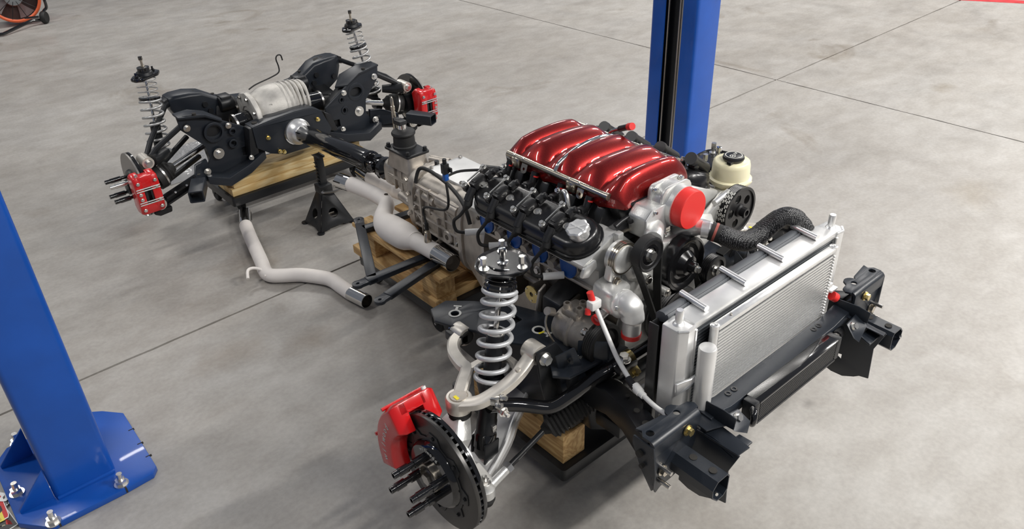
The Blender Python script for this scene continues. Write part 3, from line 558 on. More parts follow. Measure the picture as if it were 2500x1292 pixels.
# ------------------------------------------------------------------ coilovers, shared by all four corners
def coilover(top, bot, label, front):
    top, bot = V(top), V(bot); d = (top-bot).normalized(); Ln = (top-bot).length
    t = T('coilover', label, 'coilover', bot, 'four coilovers'); e1, e2, _ = frame(d); pt = lambda h: bot+d*h
    up = V((0,0,1)); s = 1 if top.x > 0 else -1
    if front:
        zt = Ln; hs0, hs1 = Ln*.42, Ln-.075; Rs = .0425
        MB().lathe([(.020,0),(.028,.012),(.028,Ln*.20),(.0265,Ln*.205),(.0265,Ln*.40)], bot, d, 24).build('shock_body', M['black'], t)
        q = MB(); q.lathe([(.031,Ln*.0+.03),(.031,.07),(.028,.075)], bot, d, 24); q.build('lower_collar', M['gloss'], t)
        q = MB(); q.lathe([(.030,Ln*.34),(.040,Ln*.40),(.047,Ln*.412),(.047,Ln*.42)], bot, d, 28); q.build('spring_perch', M['black'], t)
        MB().lathe([(.024,Ln*.40),(.024,Ln*.66),(.02,Ln*.67)], bot, d, 20).build('body_tube', M['black'], t)
        MB().lathe([(.0245,Ln*.645),(.0255,Ln*.65),(.0255,Ln*.66),(.0245,Ln*.665)], bot, d, 20).build('body_band', M['zinc'], t)
        MB().cyl(pt(Ln*.66), pt(Ln-.02), .0075, n=12).build('piston_rod', M['chrome'], t)
        q = MB(); q.spring(pt(hs0), pt(hs1), Rs, .0068, 7.6, n=12, per=26); q.build('spring', M['spr'], t, ang=80)
        q = MB(); q.lathe([(.030,Ln-.078),(.044,Ln-.078),(.046,Ln-.074),(.043,Ln-.068),(.044,Ln-.062),(.041,Ln-.056),(.042,Ln-.052),(.035,Ln-.048),(.026,Ln-.030),(.026,Ln-.012)], bot, d, 32); q.build('upper_seat', M['gloss'], t)
        q = MB(); q.spring(pt(Ln-.045), pt(Ln-.010), .036, .0028, 1.8, n=8); q.build('helper_coil', M['gloss'], t)
        # top plate: dished black disc, slightly three-cornered
        rings = []
        for r, h in ((.028,-.014),(.060,-.014),(.067,-.004),(.070,.001),(.066,.002),(.060,-.003),(.030,-.003)):
            rings.append([top+V((math.cos(2*PI*i/36)*(r+.008*max(0,math.cos(3*(2*PI*i/36-.9)))*(r>.05)), math.sin(2*PI*i/36)*(r+.008*max(0,math.cos(3*(2*PI*i/36-.9)))*(r>.05)), h)) for i in range(36)])
        tp = MB().loft(rings).build('top_plate', M['sgloss'], t)
        q = MB(); q.lathe([(.0145,0),(.0145,.004),(.0075,.005),(.0075,.026),(.009,.027),(.009,.044),(.006,.045)], top+V((0,0,-.003)), (0,0,1), 14); q.build('adjuster_nut', M['chrome'], t)
        for k, an in enumerate((.9, .9+2*PI/3, .9+4*PI/3)):
            p = top+V((math.cos(an)*.056, math.sin(an)*.056, -.004)); q = MB(); q.cyl(p, p+V((0,0,.004)), .013, n=16); q.cyl(p, p+V((0,0,.034)), .0055, n=10); q.cyl(p+V((0,0,.016)), p+V((0,0,.036)), .0085, n=6); q.build('stud', M['zinc'], t)
        # lower fork / eye bolted to the knuckle arm
        q = MB()
        for k in (-1, 1): q.prism([pt(.05)+V((.026,k*.024,.01)), pt(.05)+V((-.026,k*.024,.01)), pt(0)+V((-.024,k*.024,-.03)), pt(0)+V((0,k*.024,-.045)), pt(0)+V((.024,k*.024,-.03))], (0,k*.008,0))
        q.build('fork', M['black'], t, bev=.004)
        q = MB(); q.cyl(pt(0)+V((0,-.038,-.018)), pt(0)+V((0,.038,-.018)), .009, n=12); q.hexb(pt(0)+V((0,-.036,-.018)), (0,-1,0), .012, .012, .008); q.build('fork_bolt', M['zinc'], t)
        for h, ph in ((Ln*.18,.0),):
            q = MB(); p = pt(h)+V((.0,-.028,0)); q.box(p, (.014,.014,.022)); q.build('line_tab', M['zinc'], t, bev=.002)
    else:
        MB().lathe([(.016,0),(.021,.01),(.021,Ln*.30),(.027,Ln*.31)], bot, d, 20).build('shock_body', M['black'], t)
        q = MB(); q.lathe([(.026,Ln*.155),(.044,Ln*.16),(.049,Ln*.175),(.049,Ln*.182)], bot, d, 26); q.build('spring_perch', M['black'], t)
        MB().lathe([(.0225,Ln*.18),(.0225,Ln*.50),(.018,Ln*.51)], bot, d, 20).build('body_tube', M['black'], t)
        MB().cyl(pt(Ln*.5), pt(Ln-.01), .0065, n=12).build('piston_rod', M['chrome'], t)
        q = MB(); q.spring(pt(Ln*.18), pt(Ln*.74), .0445, .0058, 8.0, n=8, per=24); q.build('spring', M['sprd'], t, ang=80)
        q = MB(); q.lathe([(.012,Ln*.74),(.046,Ln*.742),(.047,Ln*.765),(.012,Ln*.77)], bot, d, 26); q.build('spring_collar', M['gloss'], t)
        q = MB(); q.spring(pt(Ln*.77), pt(Ln-.015), .042, .0026, 4.2, n=6, per=22, flat=.3); q.build('helper_spring', M['sprd'], t, ang=80)
        ol = [(-.078,-.012),(-.062,-.032),(.04,-.038),(.074,-.018),(.078,.006),(.058,.028),(-.035,.038),(-.072,.016)]
        q = MB(); q.plate(ol, [], top+V((0,0,-.016)), (math.cos(.5),math.sin(.5),0), (-math.sin(.5),math.cos(.5),0), .016); tp = q.build('top_plate', M['gloss'], t, bev=.005)
        q = MB(); q.lathe([(.038,0),(.034,.012),(.026,.014),(.024,.03),(.014,.034)], top, (0,0,1), 18); q.build('top_mount', M['black'], t)
        q = MB(); q.ring(top+V((0,0,.02)), (0,0,1), .027, .02, .012, 16); q.build('mount_ring', M['gloss'], t)
        q = MB(); q.lathe([(.010,.03),(.010,.038),(.0055,.039),(.0055,.062),(.0085,.063),(.0085,.078),(.004,.079)], top, (0,0,1), 12); q.build('adjuster', M['rail'], t)
        MB().cyl(top+V((0,0,.066)), top+V((0,0,.080)), .009, n=8).build('adjuster_knob', M['plastic'], t)
        for k in (-1, 1):
            p = top+V((math.cos(.5),math.sin(.5),0))*k*.052; q = MB(); q.cyl(p, p+V((0,0,.02)), .005, n=8); q.cyl(p, p+V((0,0,.008)), .0085, n=6); q.build('stud', M['gloss'], t)
        q = MB(); q.cyl(bot+V((0,-.024,-.004)), bot+V((0,.024,-.004)), .02, n=18); q.build('lower_eye', M['black'], t)
    return t
coilover((-.536,2.415,.868), (-.587,2.345,.44), 'slim rear coilover with grey spring above near rear brake', False)
coilover((.536,2.415,.868), (.587,2.345,.44), 'slim rear coilover with grey spring above far rear brake', False)
# ------------------------------------------------------------------ rear corner
def rear_corner(s):
    near = {-1:'near', 1:'far'}[s]; c = V((s*.745,2.235,.455)); X = V((s,0,0))
    def lab(a): return a
    # rotor with hub and long studs
    t = T('brake_rotor', {-1:'grey rear brake rotor with long wheel studs behind red slotted caliper',1:'rear brake rotor behind red caliper beyond the shift lever'}[s], 'brake rotor', c)
    MB().ring(c-X*.011, X, .147, .075, .007, 48).build('inner_disc', M['gloss'], t); MB().ring(c+X*.003, X, .147, .07, .007, 48).build('outer_disc', M['rotorg'], t)
    MB().ring(c-X*.005, X, .140, .08, .009, 48).build('vent_core', M['black'], t)
    MB().lathe([(.074,-.02),(.074,.012),(.070,.022),(.034,.022),(.034,.045),(.02,.048)], c, X, 32).build('hub', M['black'], t)
    for k in range(4):
        a = k*PI/2+PI/4; p = c+V((0, math.cos(a)*.05, math.sin(a)*.05))+X*.02
        q = MB(); q.lathe([(.0075,0),(.0075,.03),(.011,.031),(.011,.075),(.0095,.076),(.0095,.098)], p, X, 12); q.build('wheel_stud', M['gloss'] if k != 1 else M['zinc'], t)
    # caliper straddling the front edge of the rotor
    cc = c+V((0,-.118,.008)); k_ = T('brake_caliper', {-1:'red four piston brake caliper with open pad window on near rear rotor',1:'red four piston brake caliper on rear rotor beyond shift lever'}[s], 'brake caliper', cc)
    # body profile in (y,z), lofted over x: crescent block
    prof = [(-.040,-.088),(.012,-.094),(.040,-.070),(.030,-.02),(.030,.02),(.040,.072),(.012,.094),(-.040,.086),(-.052,.05),(-.052,-.05)]
    for xo, xi, nm in ((.018,.052,'outer_body'),(-.052,-.016,'inner_body')):
        q = MB(); q.loft([[cc+V((s*x, y*f, z*f)) for y, z in prof] for x, f in ((xo,1),(xo+(xi-xo)*.7,1),(xi,.93)) ] if nm[0] == 'o' else [[cc+V((s*x, y*f, z*f)) for y, z in prof] for x, f in ((xo,.93),(xo+.01,1),(xi,1))]); q.build(nm, M['red'], k_, bev=.004)
    for z in (-1, 1):
        q = MB(); q.prism([cc+V((s*-.03,-.052,z*.038)), cc+V((s*-.03,-.03,z*.038)), cc+V((s*-.03,.0,z*.088)), cc+V((s*-.03,-.042,z*.088))], (s*.062,0,0)); q.build('bridge', M['red'], k_, bev=.004)
        for dz in (.026, .036):
            MB().cyl(cc+V((-s*.05,-.053,z*dz)), cc+V((s*.05,-.053,z*dz)), .0032, n=8).build('pad_pin', M['zinc'], k_)
        for dx, dz in ((.036,.062),(-.036,.062),(.036,.012),(-.036,.03)): bolt(k_, cc+V((s*dx,-.051,z*dz)), (0,-1,0), .006, .007, 'zinc')
        bolt(k_, cc+V((s*.03,-.03,z*.086)), (0,-.5,z), .006, .01, 'zinc')
    MB().bb(cc+V((-.016,-.045,-.03)), cc+V((-.006,.02,.03))).build('brake_pad', M['black'], k_); MB().bb(cc+V((.008,-.045,-.03)), cc+V((.018,.02,.03))).build('brake_pad', M['black'], k_)
    # knuckle
    n = T('wheel_knuckle', 'aluminium and black rear wheel knuckle behind %s rear rotor' % near, 'knuckle', c-X*.07)
    q = MB(); q.lathe([(.050,-.075),(.066,-.07),(.066,-.025),(.06,-.015)], c, X, 28); q.build('bearing_housing', M['black'], n)
    ub = V((s*.688,2.206,.558)); lb = V((s*.691,2.172,.363))
    q = MB(); q.tube([c-X*.05+V((0,0,.05)), c-X*.055+V((0,-.005,.09)), ub+V((0,.02,0))], [.028,.024,.022], 12); q.cyl(ub+V((0,-.03,0)), ub+V((0,.05,0)), .026, n=20); q.build('upper_arm', M['forge'], n)
    bolt(n, ub+V((0,-.03,0)), (0,-1,0), .012, .014, 'zinc', .018)
    q = MB(); q.tube([c-X*.05+V((0,-.02,-.05)), c-X*.052+V((0,-.04,-.075)), lb+V((0,.02,0))], [.026,.022,.02], 12); q.cyl(lb+V((0,-.016,0)), lb+V((0,.05,0)), .026, n=20); q.build('lower_arm', M['forge'] , n)
    bolt(n, lb+V((0,-.018,0)), (0,-1,0), .012, .014, 'zinc', .017)
    # half shaft
    h = T('half_shaft', 'polished half shaft with black boot leading to %s rear hub' % near, 'half shaft', c-X*.2); a0 = c-X*.075; a1 = V((s*.236,2.30,.571)); dd = (a1-a0).normalized(); Ls = (a1-a0).length
    MB().lathe([(.044,0),(.058,.004),(.060,.03),(.052,.05),(.046,.056),(.050,.062),(.040,.072),(.042,.08),(.030,.09),(.020,.105)], a0, dd, 28).build('outer_boot', M['rubber'], h)
    MB().ring(a0+dd*.032, dd, .062, .055, .008, 28).build('boot_clamp', M['zinc'], h)
    MB().cyl(a0+dd*.10, a1-dd*.02, .0135, n=18).build('shaft', M['chrome'], h); MB().lathe([(.018,0),(.024,-.01),(.03,-.06),(.018,-.075)], a1, dd, 20).build('inner_boot', M['rubber'], h)
    # lower control arm: black channel
    a = T('control_arm', 'black boxed lower rear control arm on %s side' % near, 'control arm', lb); i0 = V((s*.39,2.30,.42)); i1 = V((s*.43,2.19,.425))
    for off, w_ in (((0,0,.014),.012), ((0,0,-.016),.012)): 
        q = MB(); q.bar(lb+V((-s*.03,.015,0))+V(off), (i0+i1)/2+V((s*.0,-.02,0))+V(off), .042, .010); q.build('flange', M['black'], a, bev=.002)
    q = MB(); q.bar(lb+V((-s*.03,.02,0)), (i0+i1)/2+V((0,-.015,0)), .008, .032); q.build('web', M['black'], a)
    q = MB(); q.cyl(lb+V((0,-.012,-.0)), lb+V((0,.045,0)), .031, n=20); q.prism([lb+V((s*.03,0,-.03)), lb+V((-s*.05,.0,-.032)), lb+V((-s*.045,0,-.058)), lb+V((s*.01,0,-.062)), lb+V((s*.034,0,-.048))], (0,.05,0)); q.build('outer_boss', M['black'], a, bev=.006)
    for k in range(3): bolt(a, lb+(i1-lb)*(.3+.22*k)+V((0,-.006,.010)), (0,-.7,.7), .004, .004, 'zinc')
    q = MB(); q.bar(lb+V((-s*.05,.11,.03)), V((s*.40,2.38,.44)), .020, .02); q.build('toe_link', M['black'], a, bev=.004)
    # upper control arms: two black tubes up to the subframe ears
    u_ = T('control_arm', 'pair of black upper rear links on %s side meeting at knuckle' % near, 'control arm', ub)
    MB().tube([ub+V((-s*.01,.0,.0)), ub+V((-s*.06,.02,.035)), V((s*.50,2.20,.675)), V((s*.48,2.20,.69))], .013, 10).build('front_link', M['black'], u_)
    MB().tube([ub+V((-s*.01,.03,.0)), ub+V((-s*.06,.08,.05)), V((s*.475,2.46,.69)), V((s*.45,2.47,.70))], .012, 10).build('rear_link', M['black'], u_)
    q = MB(); q.tube([ub+V((-s*.02,-.01,0)), ub+V((-s*.05,.01,-.005)), ub+V((-s*.11,.05,.0))], [.03,.028,.02], 12); q.build('yoke', M['black'], u_)
    q = MB(); q.bar(V((s*.60,2.33,.47)), V((s*.44,2.36,.56)), .02, .02); q.build('trailing_link', M['black'], u_, bev=.004)
for s in (-1, 1): rear_corner(s)
DZ = 0
# clear plastic bag lying behind the near rear suspension
def bag():
    c = V((-.27,3.06,0)); q = MB(); rows = []; n = 22; rnd = random.Random(3)
    for j in range(n+1):
        row = []
        for i in range(n+1):
            x, y = (i/n-.5)*.42, (j/n-.5)*.5; e = max(0, 1-max(abs(x)/.21, abs(y)/.25)**3); row.append(c+V((x+.02*math.sin(9*y), y, .004+e*(.02+.03*rnd.random()))))
        rows.append(row)
    q.loft(rows, False, False)
    mt = mat('clear_plastic', (.85,.87,.9), .12, trans=.75); mt.node_tree.nodes['Principled BSDF'].inputs['IOR'].default_value = 1.2
    q.build('plastic_bag', mt, label='crumpled clear plastic bag on floor behind rear coilover', category='plastic bag', loc=c)
bag()
DZ = .15
# ================================================================== transmission
def sqsec(y, hw, zt, zb, n=28, e=.55, xo=0):
    zc, hz = (zt+zb)/2, (zt-zb)/2; o = []
    for i in range(n):
        a = 2*PI*i/n; c, s = math.cos(a), math.sin(a); o.append(V((xo+hw*math.copysign(abs(c)**e, c), y, zc+hz*math.copysign(abs(s)**e, s))))
    return o
def transmission():
    t = T('transmission', 'bare cast aluminium manual transmission with ribbed case behind engine', 'transmission', (0,.9,.45))
    MB().loft([sqsec(*a) for a in ((1.262,.050,.660,.562),(1.25,.058,.668,.555),(1.222,.058,.668,.555),(1.215,.052,.662,.562),(1.13,.058,.680,.55),(1.06,.072,.695,.535),(1.01,.092,.708,.51),(.99,.108,.716,.49))], ).build('tail_housing', M['cast'], t, ang=50)
    MB().loft([sqsec(*a) for a in ((.995,.124,.724,.462),(.955,.126,.726,.460))]).build('case_flange', M['cast'], t, bev=.004)
    MB().loft([sqsec(*a) for a in ((.957,.112,.716,.475),(.90,.116,.72,.468),(.80,.120,.724,.462),(.70,.128,.73,.455),(.655,.136,.736,.45))]).build('main_case', M['cast'], t, ang=50)
    MB().loft([sqsec(*a) for a in ((.66,.148,.742,.435),(.632,.150,.744,.432))]).build('bell_flange', M['cast'], t, bev=.003)
    MB().loft([sqsec(*a) for a in ((.634,.140,.738,.442),(.58,.158,.758,.425),(.50,.188,.785,.41),(.435,.205,.80,.40))]).build('bell_housing', M['cast'], t, ang=50)
    MB().loft([sqsec(*a) for a in ((.445,.215,.808,.395),(.425,.215,.808,.395))]).build('bell_rim', M['cast'], t, bev=.003)
    MB().bb((-.10,.70,.445), (.10,.99,.475)).build('sump_cover', M['black'], t, bev=.01)
    # side relief: ribs, bosses, shift rail covers
    def rib(p, q, w=.009, h=.016): MB().bar(p, q, w, h, (-1,0,.2)).build('rib', M['cast'], t, bev=.002)
    X = -.122
    for z, y0, y1 in ((.690,.67,.93),(.650,.66,.80),(.612,.66,.95),(.575,.66,.95),(.525,.66,.95)): rib((X-.005*(z<.6),y0,z), (X+.004,y1,z))
    for y, z0, z1 in ((.70,.52,.61),(.755,.575,.69),(.80,.50,.60),(.845,.60,.70),(.90,.50,.68)): rib((X,y,z0), (X,y,z1))
    for (y0,z0,y1,z1) in ((.68,.61,.76,.66),(.86,.52,.94,.58),(.78,.53,.84,.48)): rib((X,y0,z0), (X,y1,z1), .007, .012)
    MB().cyl((X+.005,.67,.672), (X+.012,.80,.672), .024, n=18).build('rail_cover', M['cast'], t); MB().cyl((X+.010,.82,.655), (X+.016,.93,.655), .019, n=18).build('rail_cover', M['cast'], t)
    q = MB(); q.lathe([(.026,0),(.026,.012),(.022,.016),(.010,.016),(.010,.010)], (X,.735,.555), (-1,0,0), 20); b_ = q.build('drain_boss', M['cast'], t); MB().cyl((X-.010,.735,.555), (X-.0165,.735,.555), .0095, n=6).build('drain_hole', M['rust'], b_)
    for (y, z) in ((.975,.70),(.975,.64),(.975,.56),(.975,.50)): bolt(t, (-.128,y,z), (-1,0,0), .008, .008, 'cast')
    for k in range(9):
        a = R_(100+k*20); p = V((math.cos(a)*.116, .997, .592+math.sin(a)*.122)); MB().cyl(p+V((0,.004,0)), p+V((0,-.05,0)), .0095, n=12).build('flange_boss', M['cast'], t); bolt(t, p+V((0,.004,0)), (0,1,0), .006, .007, 'steel')
    for k in range(8):
        a = R_(95+k*24); p = V((math.cos(a)*.142, .66, .585+math.sin(a)*.145)); bolt(t, p, (0,1,0), .008, .011, 'steel')
    for y in (1.07,1.12,1.17): MB().bar((-.058,y,.57), (-.058,y,.66), .008, .012, (-1,0,0)).build('rib', M['cast'], t, bev=.002)
    MB().bar((-.062,1.02,.625), (-.052,1.22,.62), .012, .02, (-1,0,0)).build('rib', M['cast'], t, bev=.003)
    MB().cyl((-.075,1.03,.56), (-.065,1.12,.56), .022, n=16).build('tail_boss', M['cast'], t)
    # top cover and breather side
    q = MB(); q.plate(rect(.16,.20,.015), [], (.025,.84,.722), (1,0,0), (0,1,0), .010); q.build('top_cover', M['alub'], t, bev=.002)
    for dx, dy in ((-.045,.75),(.09,.75),(-.045,.93),(.09,.93)): bolt(t, (dx,dy,.732), (0,0,1), .006, .006, 'steel')
    q = MB(); q.cyl((.03,1.04,.712), (.06,.96,.712), .016, n=16); q.build('reverse_switch', M['cast'], t); MB().cyl((.055,.975,.712), (.075,.915,.712), .013, n=16).build('switch_cap', M['plastic'], t)
    MB().cyl((-.005,.95,.725), (-.005,.95,.742), .009, n=12).build('breather', M['plastic'], t)
    # shifter tower
    MB().loft([[V((x*f-.015, 1.13+y*g, z)) for x, y in rect(.092,.15,.02)] for f, g, z in ((1.1,1.25,.665),(1,1.05,.70),(.95,1,.732))]).build('shifter_tower', M['cast'], t)
    q = MB(); q.plate(rect(.105,.158,.006,2), [], (-.015,1.132,.732), (1,0,0), (0,1,0), .010); q.build('shifter_plate', M['black'], t, bev=.002)
    for dx in (-1,1):
        for dy in (-1,1): bolt(t, (-.015+dx*.040,1.132+dy*.066,.742), (0,0,1), .0075, .012, 'black')
    c = V((-.008,1.155,.742)); MB().lathe([(.047,0),(.047,.006),(.043,.010),(.041,.045),(.046,.050),(.047,.056),(.044,.062),(.032,.066),(.024,.068)], c, (0,.0,1), 28).build('shifter_boot', M['rubber'], t)
    MB().lathe([(.018,.066),(.018,.086),(.015,.087)], c, (0,.1,1), 20).build('shifter_sleeve', M['chrome'], t)
    q = MB(); q.box(c+V((.0,.014,.094)), (.034,.044,.018)); q.box(c+V((0,.036,.092)), (.022,.03,.026)); q.build('shifter_clamp', M['black'], t, bev=.004)
    p0, p1 = V((0,1.222,.805)), V((0,1.226,.921)); dd = (p1-p0).normalized(); MB().lathe([(.0085,-.02),(.0085,.055),(.0065,.056),(.0065,.062),(.0085,.063),(.0085,.078),(.0065,.080),(.0062,.108),(.002,.116)], p0, dd, 16).build('shift_lever', M['rail'], t)
    # small harness on top of the case
    w = T('wiring_harness', 'black loom with plug lying along top of transmission', 'wiring', (-.08,.8,.72))
    MB().tube([(-.105,.955,.685),(-.085,.95,.735),(-.075,.90,.742),(-.095,.78,.746),(-.12,.70,.752),(-.15,.62,.757),(-.17,.565,.745),(-.175,.54,.70)], .007, 10, sub=5).build('loom', M['rubber'], w)
    MB().tube([(-.095,.80,.748),(-.04,.78,.765),(.0,.74,.772),(.03,.70,.775)], .005, 8, sub=4).build('branch', M['rubber'], w)
    q = MB(); q.cyl((.02,.715,.778), (.052,.655,.780), .016, n=16); q.build('plug_shell', M['plastic'], w); MB().box((.06,.635,.782), (.026,.034,.026)).build('plug_body', M['plastic'], w, bev=.003)
    MB().tube([(.065,.62,.782),(.06,.55,.785),(.05,.47,.79)], .005, 8).build('tail', M['rubber'], w)
transmission()
# ================================================================== front suspension and subframe
coilover((-.45,.04,.893), (-.598,-.02,.355), 'front coilover with thick silver spring beside white upper arm', True)
coilover((.45,.04,.893), (.598,-.02,.355), 'front coilover with black top plate behind cream reservoir', True)
def text(body, o, ux, uy, size, parent, name, mt, depth=.0006):
    cu = bpy.data.curves.new(name, 'FONT'); cu.body = body; cu.size = size; cu.align_x = 'CENTER'; cu.align_y = 'CENTER'; cu.extrude = depth
    ob = bpy.data.objects.new(name, cu); COL.objects.link(ob); dg = bpy.context.evaluated_depsgraph_get(); me = bpy.data.meshes.new_from_object(ob.evaluated_get(dg)); bpy.data.objects.remove(ob, do_unlink=True)
    ux, uy = V(ux).normalized(), V(uy).normalized(); nz = ux.cross(uy); off = LOC.get(parent.name, V((0,0,0)))
    me.transform(Matrix(((ux.x,uy.x,nz.x,o[0]-off.x),(ux.y,uy.y,nz.y,o[1]-off.y),(ux.z,uy.z,nz.z,o[2]-off.z),(0,0,0,1)))); me.name = name
    me.materials.clear(); me.materials.append(mt); ob = bpy.data.objects.new(name, me); COL.objects.link(ob); ob.parent = parent; LOC[ob.name] = off; return ob
def front_caliper(s, c, X):
    ang = R_(155 if s < 0 else 155); k_ = T('brake_caliper', {-1:'long red brake caliper with white lettering clamped on front rotor',1:'red front brake caliper hidden behind the radiator hose'}[s], 'brake caliper', c+V((0,.14,.05)))
    rd = lambda a, r, x: c+X*x+V((0, math.cos(a)*r, math.sin(a)*r))
    a0, a1 = R_(-24), R_(58); N = 16
    def arcsec(x, r0, r1, aa, ab): return [rd(aa+(ab-aa)*i/N, r1, x) for i in range(N+1)]+[rd(ab-(ab-aa)*i/N, r0, x) for i in range(N+1)]
    q = MB(); q.loft([arcsec(.006, .122, .205, a0, a1), arcsec(.034, .124, .205, a0, a1), arcsec(.052, .132, .197, a0+.06, a1-.06)]); ob = q.build('outer_body', M['red'], k_, bev=.004, ang=40)
    q = MB(); q.loft([arcsec(-.084, .130, .197, a0+.06, a1-.06), arcsec(-.068, .122, .205, a0, a1), arcsec(-.036, .120, .205, a0, a1)]); q.build('inner_body', M['red'], k_, bev=.004, ang=40)
    for aa, ab in ((a0, a0+.28), (a1-.28, a1)):
        q = MB(); q.loft([arcsec(-.05, .172, .205, aa, ab), arcsec(.03, .172, .205, aa, ab)]); q.build('bridge', M['red'], k_, bev=.003, ang=40)
    q = MB(); q.loft([arcsec(-.03, .173, .202, .25, .42), arcsec(.02, .173, .202, .25, .42)]); q.build('centre_bridge', M['red'], k_, bev=.003, ang=40)
    q = MB(); q.cyl(rd(a1-.05,.200,-.06), rd(a1-.05,.212,-.06), .007, n=12); q.build('bleed_cap', M['white'], k_)
    for a in (.1,.75): MB().cyl(rd(a,.207,-.08), rd(a,.207,.05), .005, n=10).build('fluid_tube', M['red'], k_)
    if s < 0:
        for k, ch in enumerate('wilwood'):
            a = R_(-10)+k*R_(7.6); d = V((0, math.cos(a), math.sin(a))); tg = V((0, -math.sin(a), math.cos(a)))
            text(ch, rd(a,.165,.0525), tg, d, .026, ob, 'caliper_letter', M['sticker'])
def front_corner(s):
    c = V((s*.78,-.065,.452 if s < 0 else .425)); X = V((s,0,0)); R = .1645
    side = {-1:'beside red caliper and tie rod', 1:'behind the radiator'}[s]
    t = T('brake_rotor', {-1:'large black vented front brake rotor with black hat and extended studs',1:'large black front brake rotor behind the radiator hose'}[s], 'brake rotor', c)
    MB().ring(c-X*.030, X, R, .085, .0115, 64).build('inner_disc', M['gloss'], t, bev=.0015); MB().ring(c-X*.0115, X, R, .085, .0115, 64).build('outer_disc', M['rotor'], t, bev=.0015)
    MB().ring(c-X*.020, X, .10, .088, .010, 48).build('vent_core', M['black'], t)
    for k in range(48):
        a = 2*PI*k/48; d = V((0, math.cos(a), math.sin(a))); tg = V((0, -math.sin(a), math.cos(a))); p = c-X*.015
        MB().bar(p+d*.10, p+d*(R-.002)+tg*.018, .006, .0072, X).build('vane', M['black'], t)
    # scalloped hat
    n = 96; prof = []
    for i in range(n):
        a = 2*PI*i/n; prof.append(.118+.010*max(-1, min(1, 2.2*math.cos(8*a))))
    q = MB(); q.loft([[c+X*h+V((0, math.cos(2*PI*i/n)*prof[i]*f, math.sin(2*PI*i/n)*prof[i]*f)) for i in range(n)] for h, f in ((-.004,1),(.0025,1),(.003,.97),(.003,.86))], True); q.build('rotor_adapter', M['black'], t)
    q = MB(); q.lathe([(.098,.002),(.095,.012),(.088,.018),(.030,.018)], c, X, 56); hat = q.build('hat', M['gloss'], t)
    for k in range(8):
        a = 2*PI*k/8; bolt(t, c+X*.0025+V((0, math.cos(a)*.117, math.sin(a)*.117)), X, .0045, .004, 'black')
    q = MB(); q.ring(c+X*.016, X, .040, .034, .012, 32); q.build('hub_ring', M['rail'], t); MB().cyl(c, c+X*.022, .034, n=32).build('hub_bore', M['black'], t)
    q = MB(); q.hexb(c+X*.02, X, .017, .018); q.build('axle_nut', M['steel'], t)
    for k in range(4):
        a = k*PI/2+R_(65); p = c+X*.018+V((0, math.cos(a)*.055, math.sin(a)*.055)); q = MB(); q.lathe([(.012,0),(.012,.035),(.0085,.036),(.0085,.05),(.0115,.051),(.0115,.078),(.0095,.079),(.0095,.094),(.006,.094),(.006,.086)], p, X, 14); q.build('wheel_stud', M['gloss'], t)
    if s < 0:
        for k, ch in enumerate('wilwood'):
            a = R_(118-k*8.2); d = V((0, -math.cos(a), math.sin(a))); d = V((0, math.cos(R_(62)+k*R_(8.2)), math.sin(R_(62)+k*R_(8.2))))
            text(ch, c+X*.0186+d*.078, V((0,-1,0)).lerp(V((0,-d.z,d.y))*-1, 0)*0+V((0,-d.z,d.y)), -d*-1*0+V((0,d.y,d.z))*1, .017, hat, 'hat_letter', M['sticker'])
    # caliper on the rear edge of the rotor
    front_caliper(s, c, X) if s < 0 else None
    # knuckle
    ub = V((s*.648,.004,.558)); lb = V((s*.70,-.075,.325)); n_ = T('steering_knuckle', 'white cast aluminium steering knuckle %s' % {-1:'between front rotor and coilover',1:'on radiator far side'}[s], 'knuckle', c-X*.06)
    q = MB(); q.lathe([(.052,-.085),(.060,-.08),(.060,-.045),(.075,-.038),(.075,-.030)], c, X, 28); q.build('bearing_housing', M['castw'], n_)
    q = MB(); q.loft([[c-X*.06+V((0,a_,z_)) for a_, z_ in ((-.045,.03),(.045,.03),(.05,.05),(-.04,.05))], [ub+V((s*.075,-.075,-.075)), ub+V((s*.075,.035,-.065)), ub+V((s*.02,.045,-.07)), ub+V((s*.01,-.06,-.075))], [ub+V((s*.022,-.022,-.03)), ub+V((s*.022,.022,-.03)), ub+V((-s*.018,.022,-.028)), ub+V((-s*.018,-.022,-.028))]]); q.build('upper_arm', M['castw'], n_, bev=.004)
    q = MB(); q.tube([c-X*.06+V((0,0,-.04)), c-X*.07+V((0,-.01,-.09)), lb+V((0,0,.01))], [.034,.03,.028], 14); q.build('lower_arm', M['castw'], n_)
    q = MB(); q.prism([c-X*.062+V((0,-.02,.0)), c-X*.062+V((0,-.06,.02)), V((s*.69,-.135,.40)), V((s*.69,-.15,.365)), V((s*.69,-.12,.36)), c-X*.062+V((0,-.03,-.05))], (-s*.028,0,0)); q.build('steering_arm', M['castw'], n_, bev=.005)
    q = MB(); q.prism([c-X*.045+V((0,.02,.06)), c-X*.045+V((0,-.035,.075)), c-X*.05+V((0,-.06,.04)), c-X*.05+V((0,-.01,.02))], (-s*.01,0,0)); q.build('dust_shield_tab', M['black'], n_, bev=.003)
    # upper control arm
    fp, rp_ = V((s*.444,-.066,.660)), V((s*.487,.195,.600)); a = T('control_arm', {-1:'bare aluminium upper control arm wrapped round front coilover',1:'bare aluminium upper control arm on far side of engine'}[s], 'control arm', ub)
    def limb(pts, w, h):
        q = MB(); rings = []; pts = smooth([V(p) for p in pts], 4); N_ = len(pts)
        for i, p in enumerate(pts):
            d = (pts[min(i+1,N_-1)]-pts[max(i-1,0)]).normalized(); sd = d.cross(V((0,0,1))).normalized(); up = sd.cross(d); f = i/(N_-1); ww = w[0]+(w[1]-w[0])*f
            rings.append([p+sd*ww*cx+up*h*cz for cx, cz in ((-.5,-.35),(-.35,-.5),(.35,-.5),(.5,-.35),(.5,.35),(.35,.5),(-.35,.5),(-.5,.35))])
        return q.loft(rings)
